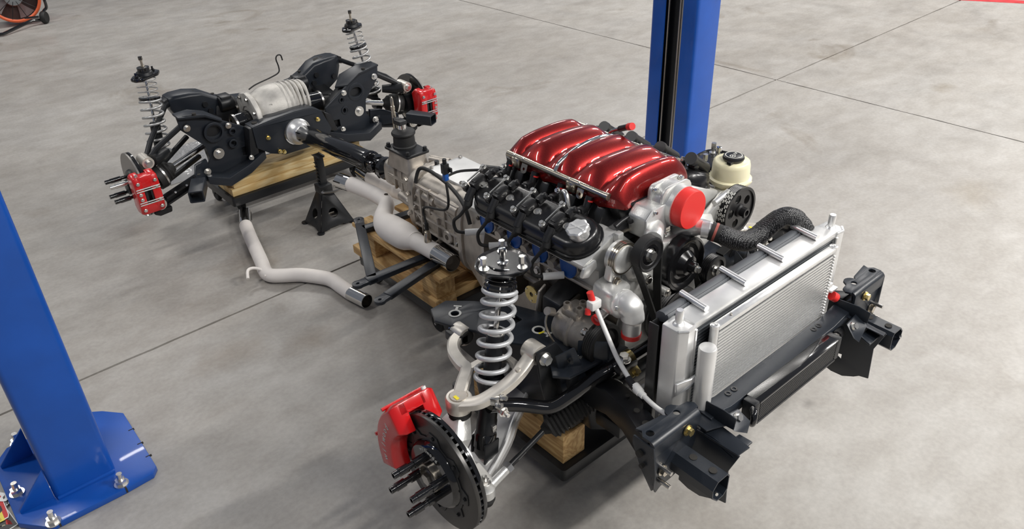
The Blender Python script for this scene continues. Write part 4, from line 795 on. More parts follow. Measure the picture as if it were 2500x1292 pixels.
    limb([V((s*.656,-.010,.570)), V((s*.627,-.046,.580)), V((s*.592,-.064,.595)), V((s*.546,-.077,.615)), V((s*.51,-.081,.635)), V((s*.473,-.075,.653)), fp+V((0,0,.003))], (.040,.034), .024).build('front_limb', M['forge'], a)
    limb([V((s*.648,.006,.570)), V((s*.605,.040,.580)), V((s*.568,.068,.588)), V((s*.566,.095,.592)), V((s*.556,.140,.598)), V((s*.532,.172,.602)), V((s*.497,.190,.602))], (.036,.034), .026).build('rear_limb', M['forge'], a)
    limb([V((s*.566,.066,.590)), V((s*.511,.050,.602)), V((s*.484,.006,.616)), V((s*.491,-.043,.627)), V((s*.51,-.073,.634))], (.022,.022), .018).build('cross_limb', M['forge'], a)
    q = MB(); q.lathe([(.034,-.016),(.036,-.008),(.036,.020),(.032,.026),(.026,.027),(.024,.024),(.02,.024)], ub, (0,0,1), 28); q.build('ball_joint_eye', M['forge'], a)
    q = MB(); q.lathe([(.0235,.022),(.0225,.0285),(.001,.0285)], ub, (0,0,1), 24); q.build('joint_cap', M['cast'], a); MB().box(ub+V((-.010,-.004,.0292)), (.009,.016,.0014)).build('paint_mark', M['yel'], a)
    MB().lathe([(.030,-.016),(.033,-.024),(.028,-.030),(.031,-.036),(.02,-.046)], ub, (0,0,1), 24).build('joint_boot', M['rubber'], a)
    for p, ax in ((fp,(0,1,0)), (rp_,(0,1,0))):
        q = MB(); q.cyl(p+V((0,-.024,0)), p+V((0,.024,0)), .029, n=24); q.build('pivot_eye', M['forge'], a, bev=.003); q = MB(); q.cyl(p+V((0,-.03,0)), p+V((0,.03,0)), .020, n=20); q.build('bushing', M['rubber'], a)
    for p in (V((s*.515,-.081,.645)), V((s*.462,-.072,.668))): q = MB(); q.cyl(p, p+V((0,0,.006)), .007, n=14); q.build('cast_boss', M['forge'], a)
    # clamp bracket on the front limb
    p = V((s*.590,-.078,.592)); q = MB(); q.box(p, (.030,.024,.024), (V((.8,-.6*s,0)), V((.6*s,.8,0)), V((0,0,1)))); q.build('link_clamp', M['zinc'], a, bev=.003)
    for k in (-1,1): bolt(a, p+V((k*.008,-.012,k*.008)), (-.3*s,-.9,.2), .007, .016, 'zinc')
    # lower control arm
    l = T('control_arm', {-1:'long polished lower control arm below front coilover',1:'long polished lower control arm below far coilover'}[s], 'control arm', lb)
    limb([lb, V((s*.63,-.030,.340)), V((s*.545,.0,.370)), V((s*.475,.035,.400)), V((s*.34,.09,.43))], (.125,.10), .022).build('rear_limb', M['alub'], l)
    for k in (-1, 1): MB().tube([lb+V((0,k*.030,.014)), V((s*.63,-.030+k*.055,.354)), V((s*.545,k*.054,.384)), V((s*.475,.035+k*.050,.414)), V((s*.34,.09+k*.044,.444))], .007, 8, sub=4).build('edge_rib', M['alub'], l)
    q = MB(); q.lathe([(.030,-.03),(.034,-.02),(.034,.01),(.025,.02)], lb, (0,0,1), 24); q.build('ball_joint', M['alub'], l)
    q = MB(); q.cyl(V((s*.598,-.052,.335)), V((s*.598,.012,.335)), .026, n=20); q.build('shock_eye', M['alub'], l)
    # tie rod
    ob = V((s*.685,-.137,.375)); ib = V((s*.452,-.115,.425)); r_ = T('tie_rod', {-1:'steel tie rod from ribbed steering boot to front knuckle',1:'steel tie rod on far side of engine'}[s], 'tie rod', ob)
    q = MB(); q.lathe([(.020,-.022),(.025,-.016),(.025,.010),(.018,.018),(.016,.026),(.010,.028)], ob, (0,0,1), 20); q.build('rod_end', M['castw'], r_); bolt(r_, ob+V((0,0,.026)), (0,0,1), .011, .012, 'zinc', .015, .012)
    MB().lathe([(.019,-.022),(.024,-.03),(.018,-.046)], ob, (0,0,1), 20).build('rod_boot', M['rubber'], r_)
    d = (ib-ob).normalized(); MB().tube([ob, ob+d*.03, ob+d*.085], [.017,.014,.0135], 14).build('end_sleeve', M['castw'], r_); q = MB(); q.cyl(ob+d*.078, ob+d*.094, .017, n=6); q.build('lock_nut', M['zinc'], r_)
    MB().cyl(ob+d*.09, ib, .0085, n=12).build('rod', M['black'], r_)
    if s < 0: MB().cyl(ob+d*.12, ob+d*.15, .0089, n=6).build('wrench_flat', M['steel'], r_)
for s in (-1, 1): front_corner(s)
def steering_rack():
    t = T('steering_rack', 'black steering rack with ribbed rubber boot ahead of crossmember', 'steering rack', (0,-.16,.45))
    MB().cyl((-.30,-.175,.49), (.30,-.175,.49), .026, n=20).build('housing', M['black'], t)
    for s in (-1, 1):
        prof = [(.024,0)]; L = .155
        for k in range(11): h = .012+k*.0125; r = .030+.010*(k/10); prof += [(r,h),(r-.006,h+.006)]
        prof += [(.034,.150),(.020,.156),(.012,.172)]
        a = V((s*.315,-.172,.492)); b = V((s*.452,-.115,.425)); MB().lathe(prof, a, b-a, 26).build('boot', M['rubber'], t, ang=25)
        MB().ring(a, b-a, .032, .024, .010, 24).build('boot_clamp', M['zinc'], t)
        q = MB(); q.box((s*.262,-.195,.505), (.03,.03,.05)); q.build('rack_mount', M['castw'], t, bev=.004)
        bolt(t, (s*.27,-.235,.47), (0,0,1), .013, .014, 'zinc', .019)
steering_rack()
def sway_bar():
    t = T('sway_bar', 'thick gloss black sway bar with gold clamps ahead of engine', 'sway bar', (0,-.24,.55)); r = .0190
    side = [(-.600,-.060,.562),(-.572,-.066,.552),(-.518,-.092,.537),(-.470,-.132,.525),(-.445,-.150,.530),(-.41,-.166,.550),(-.344,-.192,.588),(-.297,-.210,.607),(-.23,-.218,.615)]
    p = [V(x) for x in side]+[V((-x[0], x[1], x[2])) for x in side[::-1]]
    MB().tube(p, r, 20, sub=5).build('bar', M['gloss'], t)
    for s in (-1, 1):
        q = MB(); q.cyl((s*.262,-.2145,.6115), (s*.232,-.218,.615), .0245, n=20); q.build('clamp', M['gold'], t); MB().box((s*.246,-.238,.594), (.036,.040,.006), (V((1,0,0)), V((0,.8,.6)), V((0,-.6,.8)))).build('clamp_foot', M['gold'], t, bev=.002)
        bolt(t, (s*.246,-.250,.588), (0,-.6,.8), .008, .009, 'gold', .011)
        MB().cyl((s*.270,-.2135,.6110), (s*.264,-.2142,.6115), .026, n=20).build('collar', M['zinc'], t)
        q = MB(); q.cyl((s*.585,-.098,.560), (s*.585,-.05,.560), .010, n=10); q.hexb((s*.585,-.10,.560), (0,-1,0), .011, .010, .012); q.build('end_bolt', M['zinc'], t)
sway_bar()
def front_subframe():
    t = T('front_subframe', 'black steel front crossmember with white ring marks under engine', 'subframe', (0,0,.38))
    for s in (-1, 1):
        # stamped top deck from rear foot to front tower
        ol = [(.26,-.19),(.42,-.175),(.448,-.14),(.43,-.115),(.415,-.09),(.40,-.05),(.405,.0),(.44,.05),(.462,.09),(.47,.15),(.505,.215),(.525,.27),(.50,.325),(.44,.33),(.38,.27),(.31,.18),(.27,.08),(.25,-.05)]
        holes = [circ(.012,(.405 if 0 else .340,.03),14), rect(.034,.03,.004,2,(.355,.115)), circ(.011,(.462,.256),14), circ(.010,(.398,.205),12)]
        q = MB(); q.plate(ol, holes, (0,0,.616), (s,0,0), (0,1,0), .010*s); q.build('top_deck', M['blackb'], t, bev=.003)
        q = MB(); q.loft([mirx(p, s) for p in ([(.25,-.16,.60),(.40,-.16,.60),(.38,-.14,.39),(.28,-.14,.39)], [(.24,0,.61),(.40,0,.61),(.40,0,.385),(.26,0,.385)], [(.28,.12,.612),(.42,.12,.612),(.40,.12,.40),(.29,.12,.40)], [(.40,.28,.612),(.50,.28,.612),(.49,.27,.55),(.40,.26,.55)])]); q.build('side_box', M['black'], t, bev=.006)
        # ring shaped paint marks
        for (x, y, a) in ((.340,.03,.5),(.462,.256,2.6),(.372,.155,1.2)):
            q = MB(); q.ring((s*x,y,.6262), (0,0,1), .019, .013, .0012, 24); mk = q.build('ring_mark', M['sticker'], t); e = V((math.cos(a-1.9),math.sin(a-1.9),0))
            MB().bar(V((s*x,y,.6268))+e*.018, V((s*x,y,.6268))+e*.036, .008, .0012).build('mark_stem', M['sticker'], mk); f_ = V((-e.y,e.x,0)); MB().bar(V((s*x,y,.6268))+e*.037-f_*.012, V((s*x,y,.6268))+e*.037+f_*.012, .006, .0012).build('mark_foot', M['sticker'], mk)
            if x < .4: MB().bar(V((s*x-.012,y-.014,.6276)), V((s*x+.006,y-.018,.6276)), .006, .0008).build('yellow_dab', M['yel'], mk)
        # front pivot bracket with upright tower plate
        q = MB(); q.prism(mirx([(.47,-.098,.69),(.40,-.098,.69),(.36,-.098,.62),(.36,-.098,.45),(.43,-.098,.45),(.46,-.098,.60)], s), (0,-.008,0)); q.build('pivot_bracket', M['black'], t, bev=.003)
        bolt(t, (s*.444,-.107,.660), (0,-1,0), .014, .014, 'zinc', .019)
        q = MB(); q.prism(mirx([(.345,-.13,.68),(.30,-.19,.685),(.30,-.20,.50),(.36,-.13,.50)], s), (-s*.006,-.004,0)); q.build('tower_plate', M['blackb'], t, bev=.002)
        q = MB(); q.prism(mirx([(.425,-.125,.668),(.385,-.150,.690),(.350,-.165,.575),(.405,-.135,.520)], s), (-s*.004,-.005,0)); q.build('tower_face', M['blackb'], t, bev=.002)
        bolt(t, (s*.395,-.150,.655), (s*.4,-.8,.2), .006, .016, 'black')
        MB().bb((s*.505-.02,.165,.585), (s*.505+.02,.225,.615)).build('rear_pivot_bracket', M['black'], t, bev=.004)
        q = MB(); q.cyl((s*.487,.225,.60), (s*.487,.24,.60), .014, n=6); q.build('pivot_nut', M['zinc'], t)
        # frame rail running forward to the horn
        q = MB(); q.loft([[V((s*x+dx,y,z+dz)) for dx, dz in ((-.03,.03),(.03,.03),(.034,.018),(.034,-.05),(-.03,-.05))] for x, y, z in ((.33,-.14,.54),(.32,-.24,.545),(.345,-.32,.56),(.40,-.41,.59),(.43,-.47,.60))]); q.build('forward_rail', M['black'], t, bev=.005)
        for (x,y,z,r) in ((.335,-.30,.590,.006),(.375,-.365,.608,.008),(.405,-.42,.622,.010)): MB().cyl((s*x,y,z-.004), (s*x,y,z+.0025), r, n=12).build('rail_hole', M['joint'], t)
        q = MB(); q.box((s*.285,-.235,.445), (.10,.09,.045)); q.build('rack_bracket', M['black'], t, bev=.006)
        q = MB(); q.prism(mirx([(.36,-.18,.50),(.30,-.22,.52),(.28,-.22,.38),(.33,-.17,.38)], s), (0,.05,0)); q.build('lower_bracket', M['black'], t, bev=.005)
        bolt(t, (s*.40,-.14,.435), (s*.3,-1,.1), .014, .014, 'steel', .02)
        bolt(t, (s*.268,-.225,.628), (0,0,1), .013, .016, 'zinc', .019); MB().box((s*.268,-.215,.612), (.07,.06,.02)).build('deck_pad', M['black'], t, bev=.004)
        q = MB(); q.prism(mirx([(.30,-.20,.625),(.21,-.19,.62),(.22,-.12,.62),(.30,-.12,.625)], s), (0,0,-.012)); q.build('front_gusset', M['blackb'], t, bev=.002)
    MB().loft([[V((x,-.10,.50)), V((x,.10,.50)), V((x,.08,.40)), V((x,-.08,.40))] for x in (-.30,-.15,.15,.30)]).build('cross_tube', M['black'], t, bev=.006)
front_subframe()
# ================================================================== engine
def engine():
    t = T('engine', 'V8 engine with candy red intake manifold and black valve covers', 'engine', (0,.15,.45))
    C_ = M['cast']; W = M['castw']
    # block
    ol = [(-.05,.86),(-.165,.765),(-.20,.745),(-.19,.72),(-.145,.69),(-.135,.56),(-.145,.545),(-.145,.53),(.145,.53),(.145,.545),(.135,.56),(.145,.69),(.19,.72),(.20,.745),(.165,.765),(.05,.86)]
    MB().loft([[V((x,y,z)) for x, z in ol] for y in (-.095,.425)]).build('block', C_, t, bev=.004)
    for k in range(4):
        MB().bar((-.142,.0+.115*k,.56), (-.150,.0+.115*k,.69), .012, .012, (-1,0,0)).build('block_rib', C_, t, bev=.002)
    MB().bar((-.15,-.08,.60), (-.15,.41,.60), .014, .016, (-1,0,0)).build('block_rib', C_, t, bev=.003)
    q = MB(); q.loft([[V((x,y,z)) for x, z in ((-.145,.53),(.145,.53),(.135,z0),(-.135,z0))] for y, z0 in ((-.09,.47),(.18,.46),(.24,.43),(.42,.43))]); q.build('oil_pan', C_, t, bev=.006)
    MB().ring((-.205,.205,.60), (-1,0,0), .029, .008, .004, 28).build('core_plug', M['gold'], t); q = MB(); q.cyl((-.15,.205,.60), (-.206,.205,.60), .027, n=24); q.build('plug_boss', M['rust'], t)
    for (y, z) in ((.227,.612),(.183,.612),(.205,.578)): MB().cyl((-.209,y,z), (-.211,y,z), .003, n=8).build('plug_rivet', M['zinc'], t)
    for s in (-1, 1):
        near = s < 0; y0, y1 = (-.10,.385) if near else (-.076,.409); dy = 0 if near else -.024+.0; yo = 0 if near else -.01
        # cylinder head
        hp = [(.07,.835),(.165,.925),(.185,.925),(.300,.876),(.296,.858),(.262,.850),(.240,.835),(.234,.755),(.175,.745)]
        MB().loft([[V((s*x,y,z)) for x, z in hp] for y in (y0, y1)]).build('cylinder_head', W if near else W, t, bev=.005)
        # exhaust face: flange strip, ports with blue plugs, bosses
        ys = (.006,.119,.229,.355) if near else (.03,.143,.253,.375); nx = V((-.97*1,0,-.24)); nx.x *= -s*-1 if near else -1
        nx = V((s*.99,0,-.10))
        for y in ys:
            p = V((s*.243,y,.811)); q = MB(); q.cyl(p-nx*.01, p+nx*.004, .038, n=28); q.build('exhaust_flange', C_, t, bev=.003)
            if near:
                e1, e2, _ = frame(nx); q = MB(); q.loft([[p+nx*h+V((0,math.cos(2*PI*i/28)*.031*f,0))+V((0,0,1))*math.sin(2*PI*i/28)*.038*f for i in range(28)] for h, f in ((.003,1.0),(.008,1.0),(.009,.96),(.006,.88),(.006,.0))]); q.build('port_plug', M['plug'], t)
                for e in (-1, 1): bolt(t, p+V((0,e*.044,-.006*e)), nx, .006, .006, 'rust')
        MB().bar((s*.240,y0+.01,.768), (s*.240,y1-.01,.768), .012, .012, (1,0,0)).build('head_rail', C_, t, bev=.003)
        MB().bar((s*.262,y0+.004,.848), (s*.262,y1-.004,.848), .010, .012, (1,0,0)).build('head_rail', C_, t, bev=.003)
        for y in ((.062,.175,.29) if near else ()):
            MB().cyl((s*.236,y,.80), (s*.262,y,.795), .014, n=12).build('spark_boss', C_, t)
        if near:
            for (x,z,r) in ((-.272,.885,.006),(-.225,.80,.006),(-.19,.845,.007)): MB().cyl((x,y0+.002,z-.01), (x,y0-.0015,z-.01), r, n=12).build('tapped_hole', M['rust'], t)
            q = MB(); q.prism([(-.305,y0,.875),(-.262,y0,.885),(-.258,y0,.862),(-.29,y0,.842),(-.315,y0,.85)], (0,-.012,0)); q.build('head_lug', W, t, bev=.004)
            q = MB(); q.prism([(-.262,y0,.80),(-.235,y0,.81),(-.228,y0,.765),(-.262,y0,.760)], (0,-.02,0)); q.build('head_lug', W, t, bev=.006)
        # valve cover
        tdir = V((-.926*-s*-1 if near else .926,0,-.377)); tdir = V((s*.926,0,-.377)); n_ = V((s*.377,0,.926)); cc = V((s*.240,(y0+y1)/2,.8985)); Y = V((0,1,0))
        L_, Wd = (y1-y0)-.012, .136
        rings = []
        for h, ins in ((0,0),(.010,0),(.0105,.005),(.018,.006),(.034,.010),(.041,.016),(.044,.028)):
            rr = rect(L_-2*ins, Wd-2*ins, max(.066-ins,.012), 8); rings.append([cc+Y*a+tdir*b+n_*h for a, b in rr])
        vc = MB().loft(rings).build('valve_cover', M['vc'], t, ang=50)
        rr = rect(L_+.004, Wd+.004, .068, 8); MB().loft([[cc+Y*a+tdir*b+n_*h for a, b in rr] for h in (-.004,.003)]).build('cover_gasket', M['rubber'], t)
        for k in range(4):
            p = cc+Y*((k-1.5)*.115+.03)+tdir*.002+n_*.043; q = MB(); q.cyl(p, p+n_*.004, .012, n=18); q.cyl(p+n_*.004, p+n_*.008, .007, n=6); q.build('cover_bolt', M['zinc'], vc)
        if near:
            p = V((-.263,-.05,.938)); q = MB(); rings = []
            for h, r in ((-.004,.026),(.006,.026),(.008,.024),(.010,.030),(.024,.030),(.027,.026),(.0272,.012)):
                rings.append([p+n_*h+(Y*math.cos(2*PI*i/48)+tdir*math.sin(2*PI*i/48))*r*(1+.06*math.cos(8*2*PI*i/48)*(h>.009)) for i in range(48)])
            q.loft(rings); oc = q.build('oil_cap', M['alu'], vc)
            for k in range(4): MB().box(p+n_*.0275, (.044,.003,.002), (Y*math.cos(k*PI/4)+tdir*math.sin(k*PI/4), tdir*math.cos(k*PI/4)-Y*math.sin(k*PI/4), n_)).build('cap_groove', M['alub'], oc) if k < 2 else None
            q = MB(); q.tube([(-.19,.095,.955),(-.19,.088,.985),(-.195,.07,.985),(-.20,.058,.965),(-.202,.052,.945)], .0075, 12, sub=4); q.build('vent_elbow', M['zinc'], t)
        # coils
        yc = (.032,.147,.262,.377) if near else tuple(v-.036 for v in (.027,.142,.257,.372))
        for i, y in enumerate(yc):
            if near and i == 3: y = .366
            b0 = V((cc.x, y, cc.z)); f = lambda a, b, h: b0+Y*a+tdir*b+n_*h
            q = MB(); q.box(f(-.004,.006,.055), (.028,.050,.024), (Y, tdir, n_)); co = q.build('ignition_coil', M['plastic'], t, bev=.004)
            MB().box(f(-.004,.004,.068), (.020,.036,.006), (Y, tdir, n_)).build('coil_core', M['plastic'], co, bev=.002)
            for e in (-1, 1):
                q = MB(); q.box(f(.020 if e < 0 else .018,e*.040,.050), (.020,.018,.020), (Y, tdir, n_)); q.build('coil_foot', M['plastic'], co, bev=.003)
                q = MB(); q.cyl(f(.020,e*.040,.046), f(.020,e*.040,.066), .0062, n=10); q.cyl(f(.020,e*.040,.060), f(.020,e*.040,.064), .010, n=14); q.hexb(f(.020,e*.040,.064), n_, .0065, .008); q.build('coil_bolt', M['zinc'], co)
            MB().bar(f(.013,-.03,.070), f(.013,.03,.070), .0035, .0035, n_).build('coil_clip', M['zinc'], co)
            q = MB(); q.box(f(-.020,-.030,.060), (.018,.026,.020), (Y, tdir, n_)); q.cyl(f(-.018,-.034,.062), f(-.030,-.046,.066), .009, n=12); q.build('coil_socket', M['plastic'], co, bev=.003)
            tw = f(-.004,.044,.046); q = MB(); q.cyl(f(-.004,.03,.052), f(-.006,.066,.030), .0125, n=14); q.build('coil_tower', M['plastic'], co)
            if not near:
                q = MB(); q.cyl(f(-.018,-.050,.074), f(-.006,.052,.052), .0165, n=18); q.build('coil_boot', M['plastic'], co); q = MB(); q.cyl(f(-.020,-.062,.077), f(-.018,-.046,.073), .019, n=16); q.build('coil_cap', M['plastic'], co)
            if near:
                a = tw; end = (V((-.300,.052,.776)), V((-.300,.132,.794)), V((-.300,.285,.776)), V((-.300,.40,.775)))[i]
                port = (V((-.240,.008,.777)), V((-.240,.121,.776)), V((-.240,.228,.780)), V((-.240,.352,.776)))[i]
                w1 = f(-.010,.070,.022); w2 = f(.02,.080,-.01)
                q = MB(); q.tube([f(-.004,.050,.040), w1, w1+(w2-w1)*.6], [.013,.0125,.009], 12); q.build('wire_boot', M['rubber'], co)
                low = end+V((-.012,.012,.0)); q = MB(); q.tube([w1, w2+V((-.012,.0,-.01)), V((-.325,end.y+.018,(w2.z+end.z)/2)), low+V((-.008,.004,.008)), end], .0052, 10, sub=5); q.build('plug_wire', M['rubber'], co)
                q = MB(); q.tube([end, end+(port-end)*.4, end+(port-end)*.78], .0105, 14); q.build('heat_sleeve', M['white'], co)
    # ---------------- intake manifold
    im = MB(); nx_, ny_ = 44, 150; ya, yb = -.088, .392; rows = []
    def zt(x, y):
        u = abs(x)/.150; arch = .985+.040*(max(0, 1-u**2.6))**.62
        wl = max(0, min(1, (.075-x)/.09)); wr = 1-wl
        hum = lambda v: abs(math.sin(PI*v/.108))**.7
        r = hum(y-.313+.01*x/.15); edge = min(1, max(0, 1-u)*3.0); amp = .033*(.38+.62*edge)
        z = arch+amp*r
        fr = min(1, max(0, (y-ya)/.042)); bk = min(1, max(0, (yb-y)/.07)); fall = (1-(1-fr)**2.2)*(1-(1-bk)**2.2)
        zb = .985-(.012 if y < 0 else 0)-.018*(1-abs(math.sin(PI*(y-.313)/.108))**.5)*0
        return zb+(z-zb)*max(fall, 0)**.62
    for j in range(ny_+1):
        y = ya+(yb-ya)*j/ny_; row = []
        wq = .150*min(1, .80+.20*min(1, max(0,(y-ya)/.05))**.5)*min(1, .80+.20*min(1, max(0,(yb-y)/.05))**.5)
        for i in range(nx_+1):
            x = -math.cos(PI*i/nx_)*wq; row.append(V((x, y, zt(x*.150/wq, y))))
        e = .012*(1-abs(math.sin(PI*(y-.313)/.108))**.6)
        row = [V((-wq-.002, y, .972-e))]+row+[V((wq+.002, y, .972-e))]
        rows.append(row)
    im.loft(rows, False, False); im.build('intake_manifold', M['candy'], t, ang=70, label='candy red ribbed intake manifold shell')
    q = MB(); q.loft([[V((x,y,z)) for x, z in ((-w_,.985),(-w_+.004,.962),(-.12,.93),(-.17,.905),(-.15,.88),(.15,.88),(.17,.905),(.12,.93),(w_-.004,.962),(w_,.985))] for y, w_ in ((-.094,.10),(-.065,.140),(.10,.150),(.37,.150),(.398,.13))]); il = q.build('intake_base', M['plastic'], t, bev=.004)
    for s in (-1, 1):
        for k in range(4):
            y = -.012+.108*k+(.012 if s > 0 else 0); q = MB(); q.loft([[V((s*x+0, y+e*.040, z)) for x, z in ((.10,.97),(.150,.965),(.185,.905),(.17,.885),(.10,.90))] for e in (-.55,.75)]); q.build('runner', M['plastic'], il, bev=.008)
            q = MB(); q.cyl((s*.158,y+.03,.985), (s*.186,y+.03,.925), .0105, n=12); q.build('injector', M['plastic'], il); q = MB(); q.box((s*.186,y+.03,.955), (.024,.022,.016)); q.cyl((s*.198,y+.03,.955), (s*.206,y+.03,.953), .011, n=12); q.build('injector_plug', M['plastic'], il, bev=.003)
            q = MB(); q.ring((s*.160,y+.03,.975), (s*.4,0,-.9), .0125, .008, .004, 14); q.build('injector_seal', M['cap'], il)
        # fuel rail
        yf, yr = (-.045,.358) if s < 0 else (-.028,.372); xr = s*.152
        q = MB(); q.tube([(xr,yr,1.003),(xr,yf,1.003)], .0092, 16); fr = q.build('fuel_rail', M['rail'], t, label='nickel plated fuel rail'); MB().cyl((xr,yf-.0006,1.003), (xr,yf+.004,1.003), .0062, n=14).build('rail_bore', M['rust'], fr); MB().ring((xr,yf-.001,1.003), (0,1,0), .0105, .0065, .008, 16).build('rail_end', M['rail'], fr)
        for y in ((.285,.058) if s < 0 else (.30,.073)):
            q = MB(); q.box((xr+s*.002,y+.028,.990), (.024,.034,.030)); q.build('rail_cup', M['rail'], fr, bev=.004)
            q = MB(); q.plate([(-.012,-.012),(.012,-.012),(.012,.004)]+[(math.cos(R_(a))*.012, .006+math.sin(R_(a))*.010) for a in range(0,181,30)]+[(-.012,.004)], [circ(.0045,(0,.003),10)], (xr+s*.011,y-.008,.985), (0,-1,0), (s*.35,0,-.94), .003); q.build('rail_tab', M['rail'], fr)
            for dy_ in (-.02,.02): MB().ball((xr+s*.006,y+.02+dy_,1.010), .004, 8, 6).build('weld_dot', M['zinc'], fr)
            bolt(fr, (xr+s*.022,y+.062,.972), (s,0,.4), .006, .010, 'zinc')
    q = MB(); q.tube([(-.150,.160,1.006),(-.138,.160,1.024),(-.11,.160,1.038),(-.06,.160,1.052),(.0,.160,1.058),(.05,.160,1.054),(.10,.160,1.038),(.135,.160,1.018),(.150,.160,1.006)], .0068, 14, sub=5); q.build('crossover_tube', M['chrome'], t, label='polished fuel crossover tube')
    q = MB(); q.tube([(.150,.235,1.006),(.150,.228,1.020),(.146,.205,1.034),(.140,.180,1.046)], .0055, 10, sub=4); fp_ = q.build('fuel_feed', M['chrome'], t); MB().cyl((.141,.184,1.044), (.130,.140,1.066), .0095, n=14).build('feed_connector', M['plastic'], fp_); MB().cyl((.131,.142,1.065), (.1265,.124,1.073), .011, n=12).build('feed_cap', M['cap'], fp_)
    # front edge details on intake
    q = MB(); q.box((-.105,-.095,.945), (.06,.03,.012)); q.box((-.085,-.10,.957), (.03,.022,.014)); q.build('map_sensor', M['plastic'], t, bev=.003)
    q = MB(); q.tube([(-.165,-.085,.935),(-.145,-.088,.945),(-.12,-.092,.952),(-.105,-.09,.955)], [.009,.007,.006,.006], 12); q.build('vacuum_nipple', M['plastic'], t)
    q = MB(); q.box((-.178,-.108,.920), (.022,.02,.026)); q.build('steam_block', W, t, bev=.004); MB().tube([(-.17,-.10,.922),(-.14,-.10,.92),(-.10,-.09,.905)], .005, 8).build('steam_pipe', M['rail'], t)
    # ---------------- throttle body
    q = MB(); q.plate(rect(.122,.122,.02), [], (0,-.100,.964), (1,0,0), (0,0,1), .014); tb = q.build('throttle_body', W, t, bev=.003, label='cast aluminium throttle body')
    q = MB(); q.lathe([(.060,0),(.062,.01),(.060,.030),(.0585,.050),(.057,.064)], (0,-.108,.966), (0,-1,0), 40); q.build('bore_housing', W, tb)
    q = MB(); q.plate(rect(.122,.122,.03), [], (0,-.142,.966), (1,0,0), (0,0,1), .008); q.build('front_flange', W, tb, bev=.002)
    for k in range(4):
        a = PI/4+k*PI/2; bolt(tb, (math.cos(a)*.074,-.114,.964+math.sin(a)*.074), (0,-1,0), .006, .010, 'zinc')
    gear = [(-.046,.985),(-.100,.985),(-.125,.962),(-.122,.905),(-.080,.884),(-.042,.892)]
    q = MB(); q.prism([V((x,-.152,z)) for x, z in gear], (0,.062,0)); q.build('actuator_box', W, tb, bev=.005)
    q = MB(); q.prism([V((x*1.02-.001,-.153,.935+(z-.935)*1.04)) for x, z in gear], (0,-.005,0)); q.build('actuator_cover', M['alub'], tb, bev=.0015)
    q = MB(); q.lathe([(.026,0),(.0255,.052),(.023,.058),(.014,.060),(.001,.060)], (-.085,-.150,.928), (-.80,-.60,-.06), 26); q.build('motor_can', W, tb)
    for (x,z) in ((-.050,.980),(-.098,.980),(-.118,.915),(-.050,.896)): bolt(tb, (x,-.158,z), (0,-1,0), .0045, .006, 'zinc')
    q = MB(); q.lathe([(.0540,0),(.0555,.004),(.0545,.050),(.052,.054),(.001,.054)], (.003,-.150,.966), (0,-1,0), 44); q.build('throttle_cap', M['cap'], tb, label='red plastic cap over throttle bore')
    # ---------------- front cover, pump and pulleys
    q = MB(); q.prism([(-.15,-.095,.53),(-.16,-.095,.62),(-.12,-.095,.76),(-.08,-.095,.85),(.08,-.095,.85),(.12,-.095,.76),(.16,-.095,.62),(.15,-.095,.53)], (0,-.035,0)); q.build('timing_cover', W, t, bev=.008)
    q = MB(); q.loft([[V((x,y,z)) for x, z in pts] for y, pts in ((-.13,[(-.20,.80),(-.21,.86),(-.12,.90),(.0,.88),(.10,.90),(.20,.86),(.19,.79),(.08,.74),(.0,.72),(-.09,.74)]), (-.165,[(-.17,.81),(-.18,.85),(-.10,.88),(.0,.87),(.09,.88),(.17,.85),(.16,.80),(.06,.76),(.0,.74),(-.07,.76)]))]); wp = q.build('water_pump', W, t, bev=.010)
    q = MB(); q.tube([(.03,-.14,.87),(.034,-.18,.895),(.040,-.215,.905),(.046,-.25,.902)], [.03,.026,.0225,.0225], 18, sub=3); q.build('pump_outlet', M['alu'], wp)
    def pulley(name, c, R, prof, mt, parent=t, **k):
        q = MB(); q.lathe(prof, c, (0,-1,0), 48); return q.build(name, mt, parent, ang=30, **k)
    pp = pulley('pump_pulley', (0,-.165,.80), .08, [(.05,0),(.078,.0),(.081,.004),(.081,.030),(.079,.036),(.073,.039),(.066,.037),(.060,.031),(.048,.029),(.040,.032),(.034,.040),(.028,.048),(.018,.052),(.016,.066),(.012,.070),(.001,.070)], M['sgloss'], label='smooth gloss black water pump pulley')
    bolt(pp, (0,-.234,.80), (0,-1,0), .009, .010, 'zinc')
    # tensioner
    q = MB(); q.lathe([(.042,0),(.044,.012),(.040,.016),(.042,.02),(.038,.034),(.026,.042)], (-.212,-.130,.888), (0,-1,0), 32); tn = q.build('tensioner_body', W, t)
    for k in range(3): MB().ring((-.210,-.142-.007*k,.888), (0,-1,0), .045, .038, .005, 32).build('tensioner_coil', M['rail'], tn)
    q = MB(); q.prism([(-.25,-.135,.90),(-.262,-.135,.84),(-.235,-.135,.815),(-.215,-.135,.83),(-.225,-.135,.90)], (0,-.022,0)); q.build('tensioner_foot', W, tn, bev=.005); bolt(tn, (-.238,-.158,.832), (0,-1,0), .010, .010, 'rail')
    tp = pulley('tensioner_pulley', (-.170,-.185,.905), .05, [(.034,0),(.048,0),(.048,.028),(.044,.030),(.040,.027),(.030,.027),(.024,.022),(.016,.024),(.001,.024)], M['plastic'])
    MB().ring((-.170,-.206,.905), (0,-1,0), .027, .021, .005, 28).build('bearing_seal', M['gloss'], tp); q = MB(); q.hexb((-.170,-.207,.905), (0,-1,0), .013, .016); q.build('pulley_bolt', M['zinc'], tp)
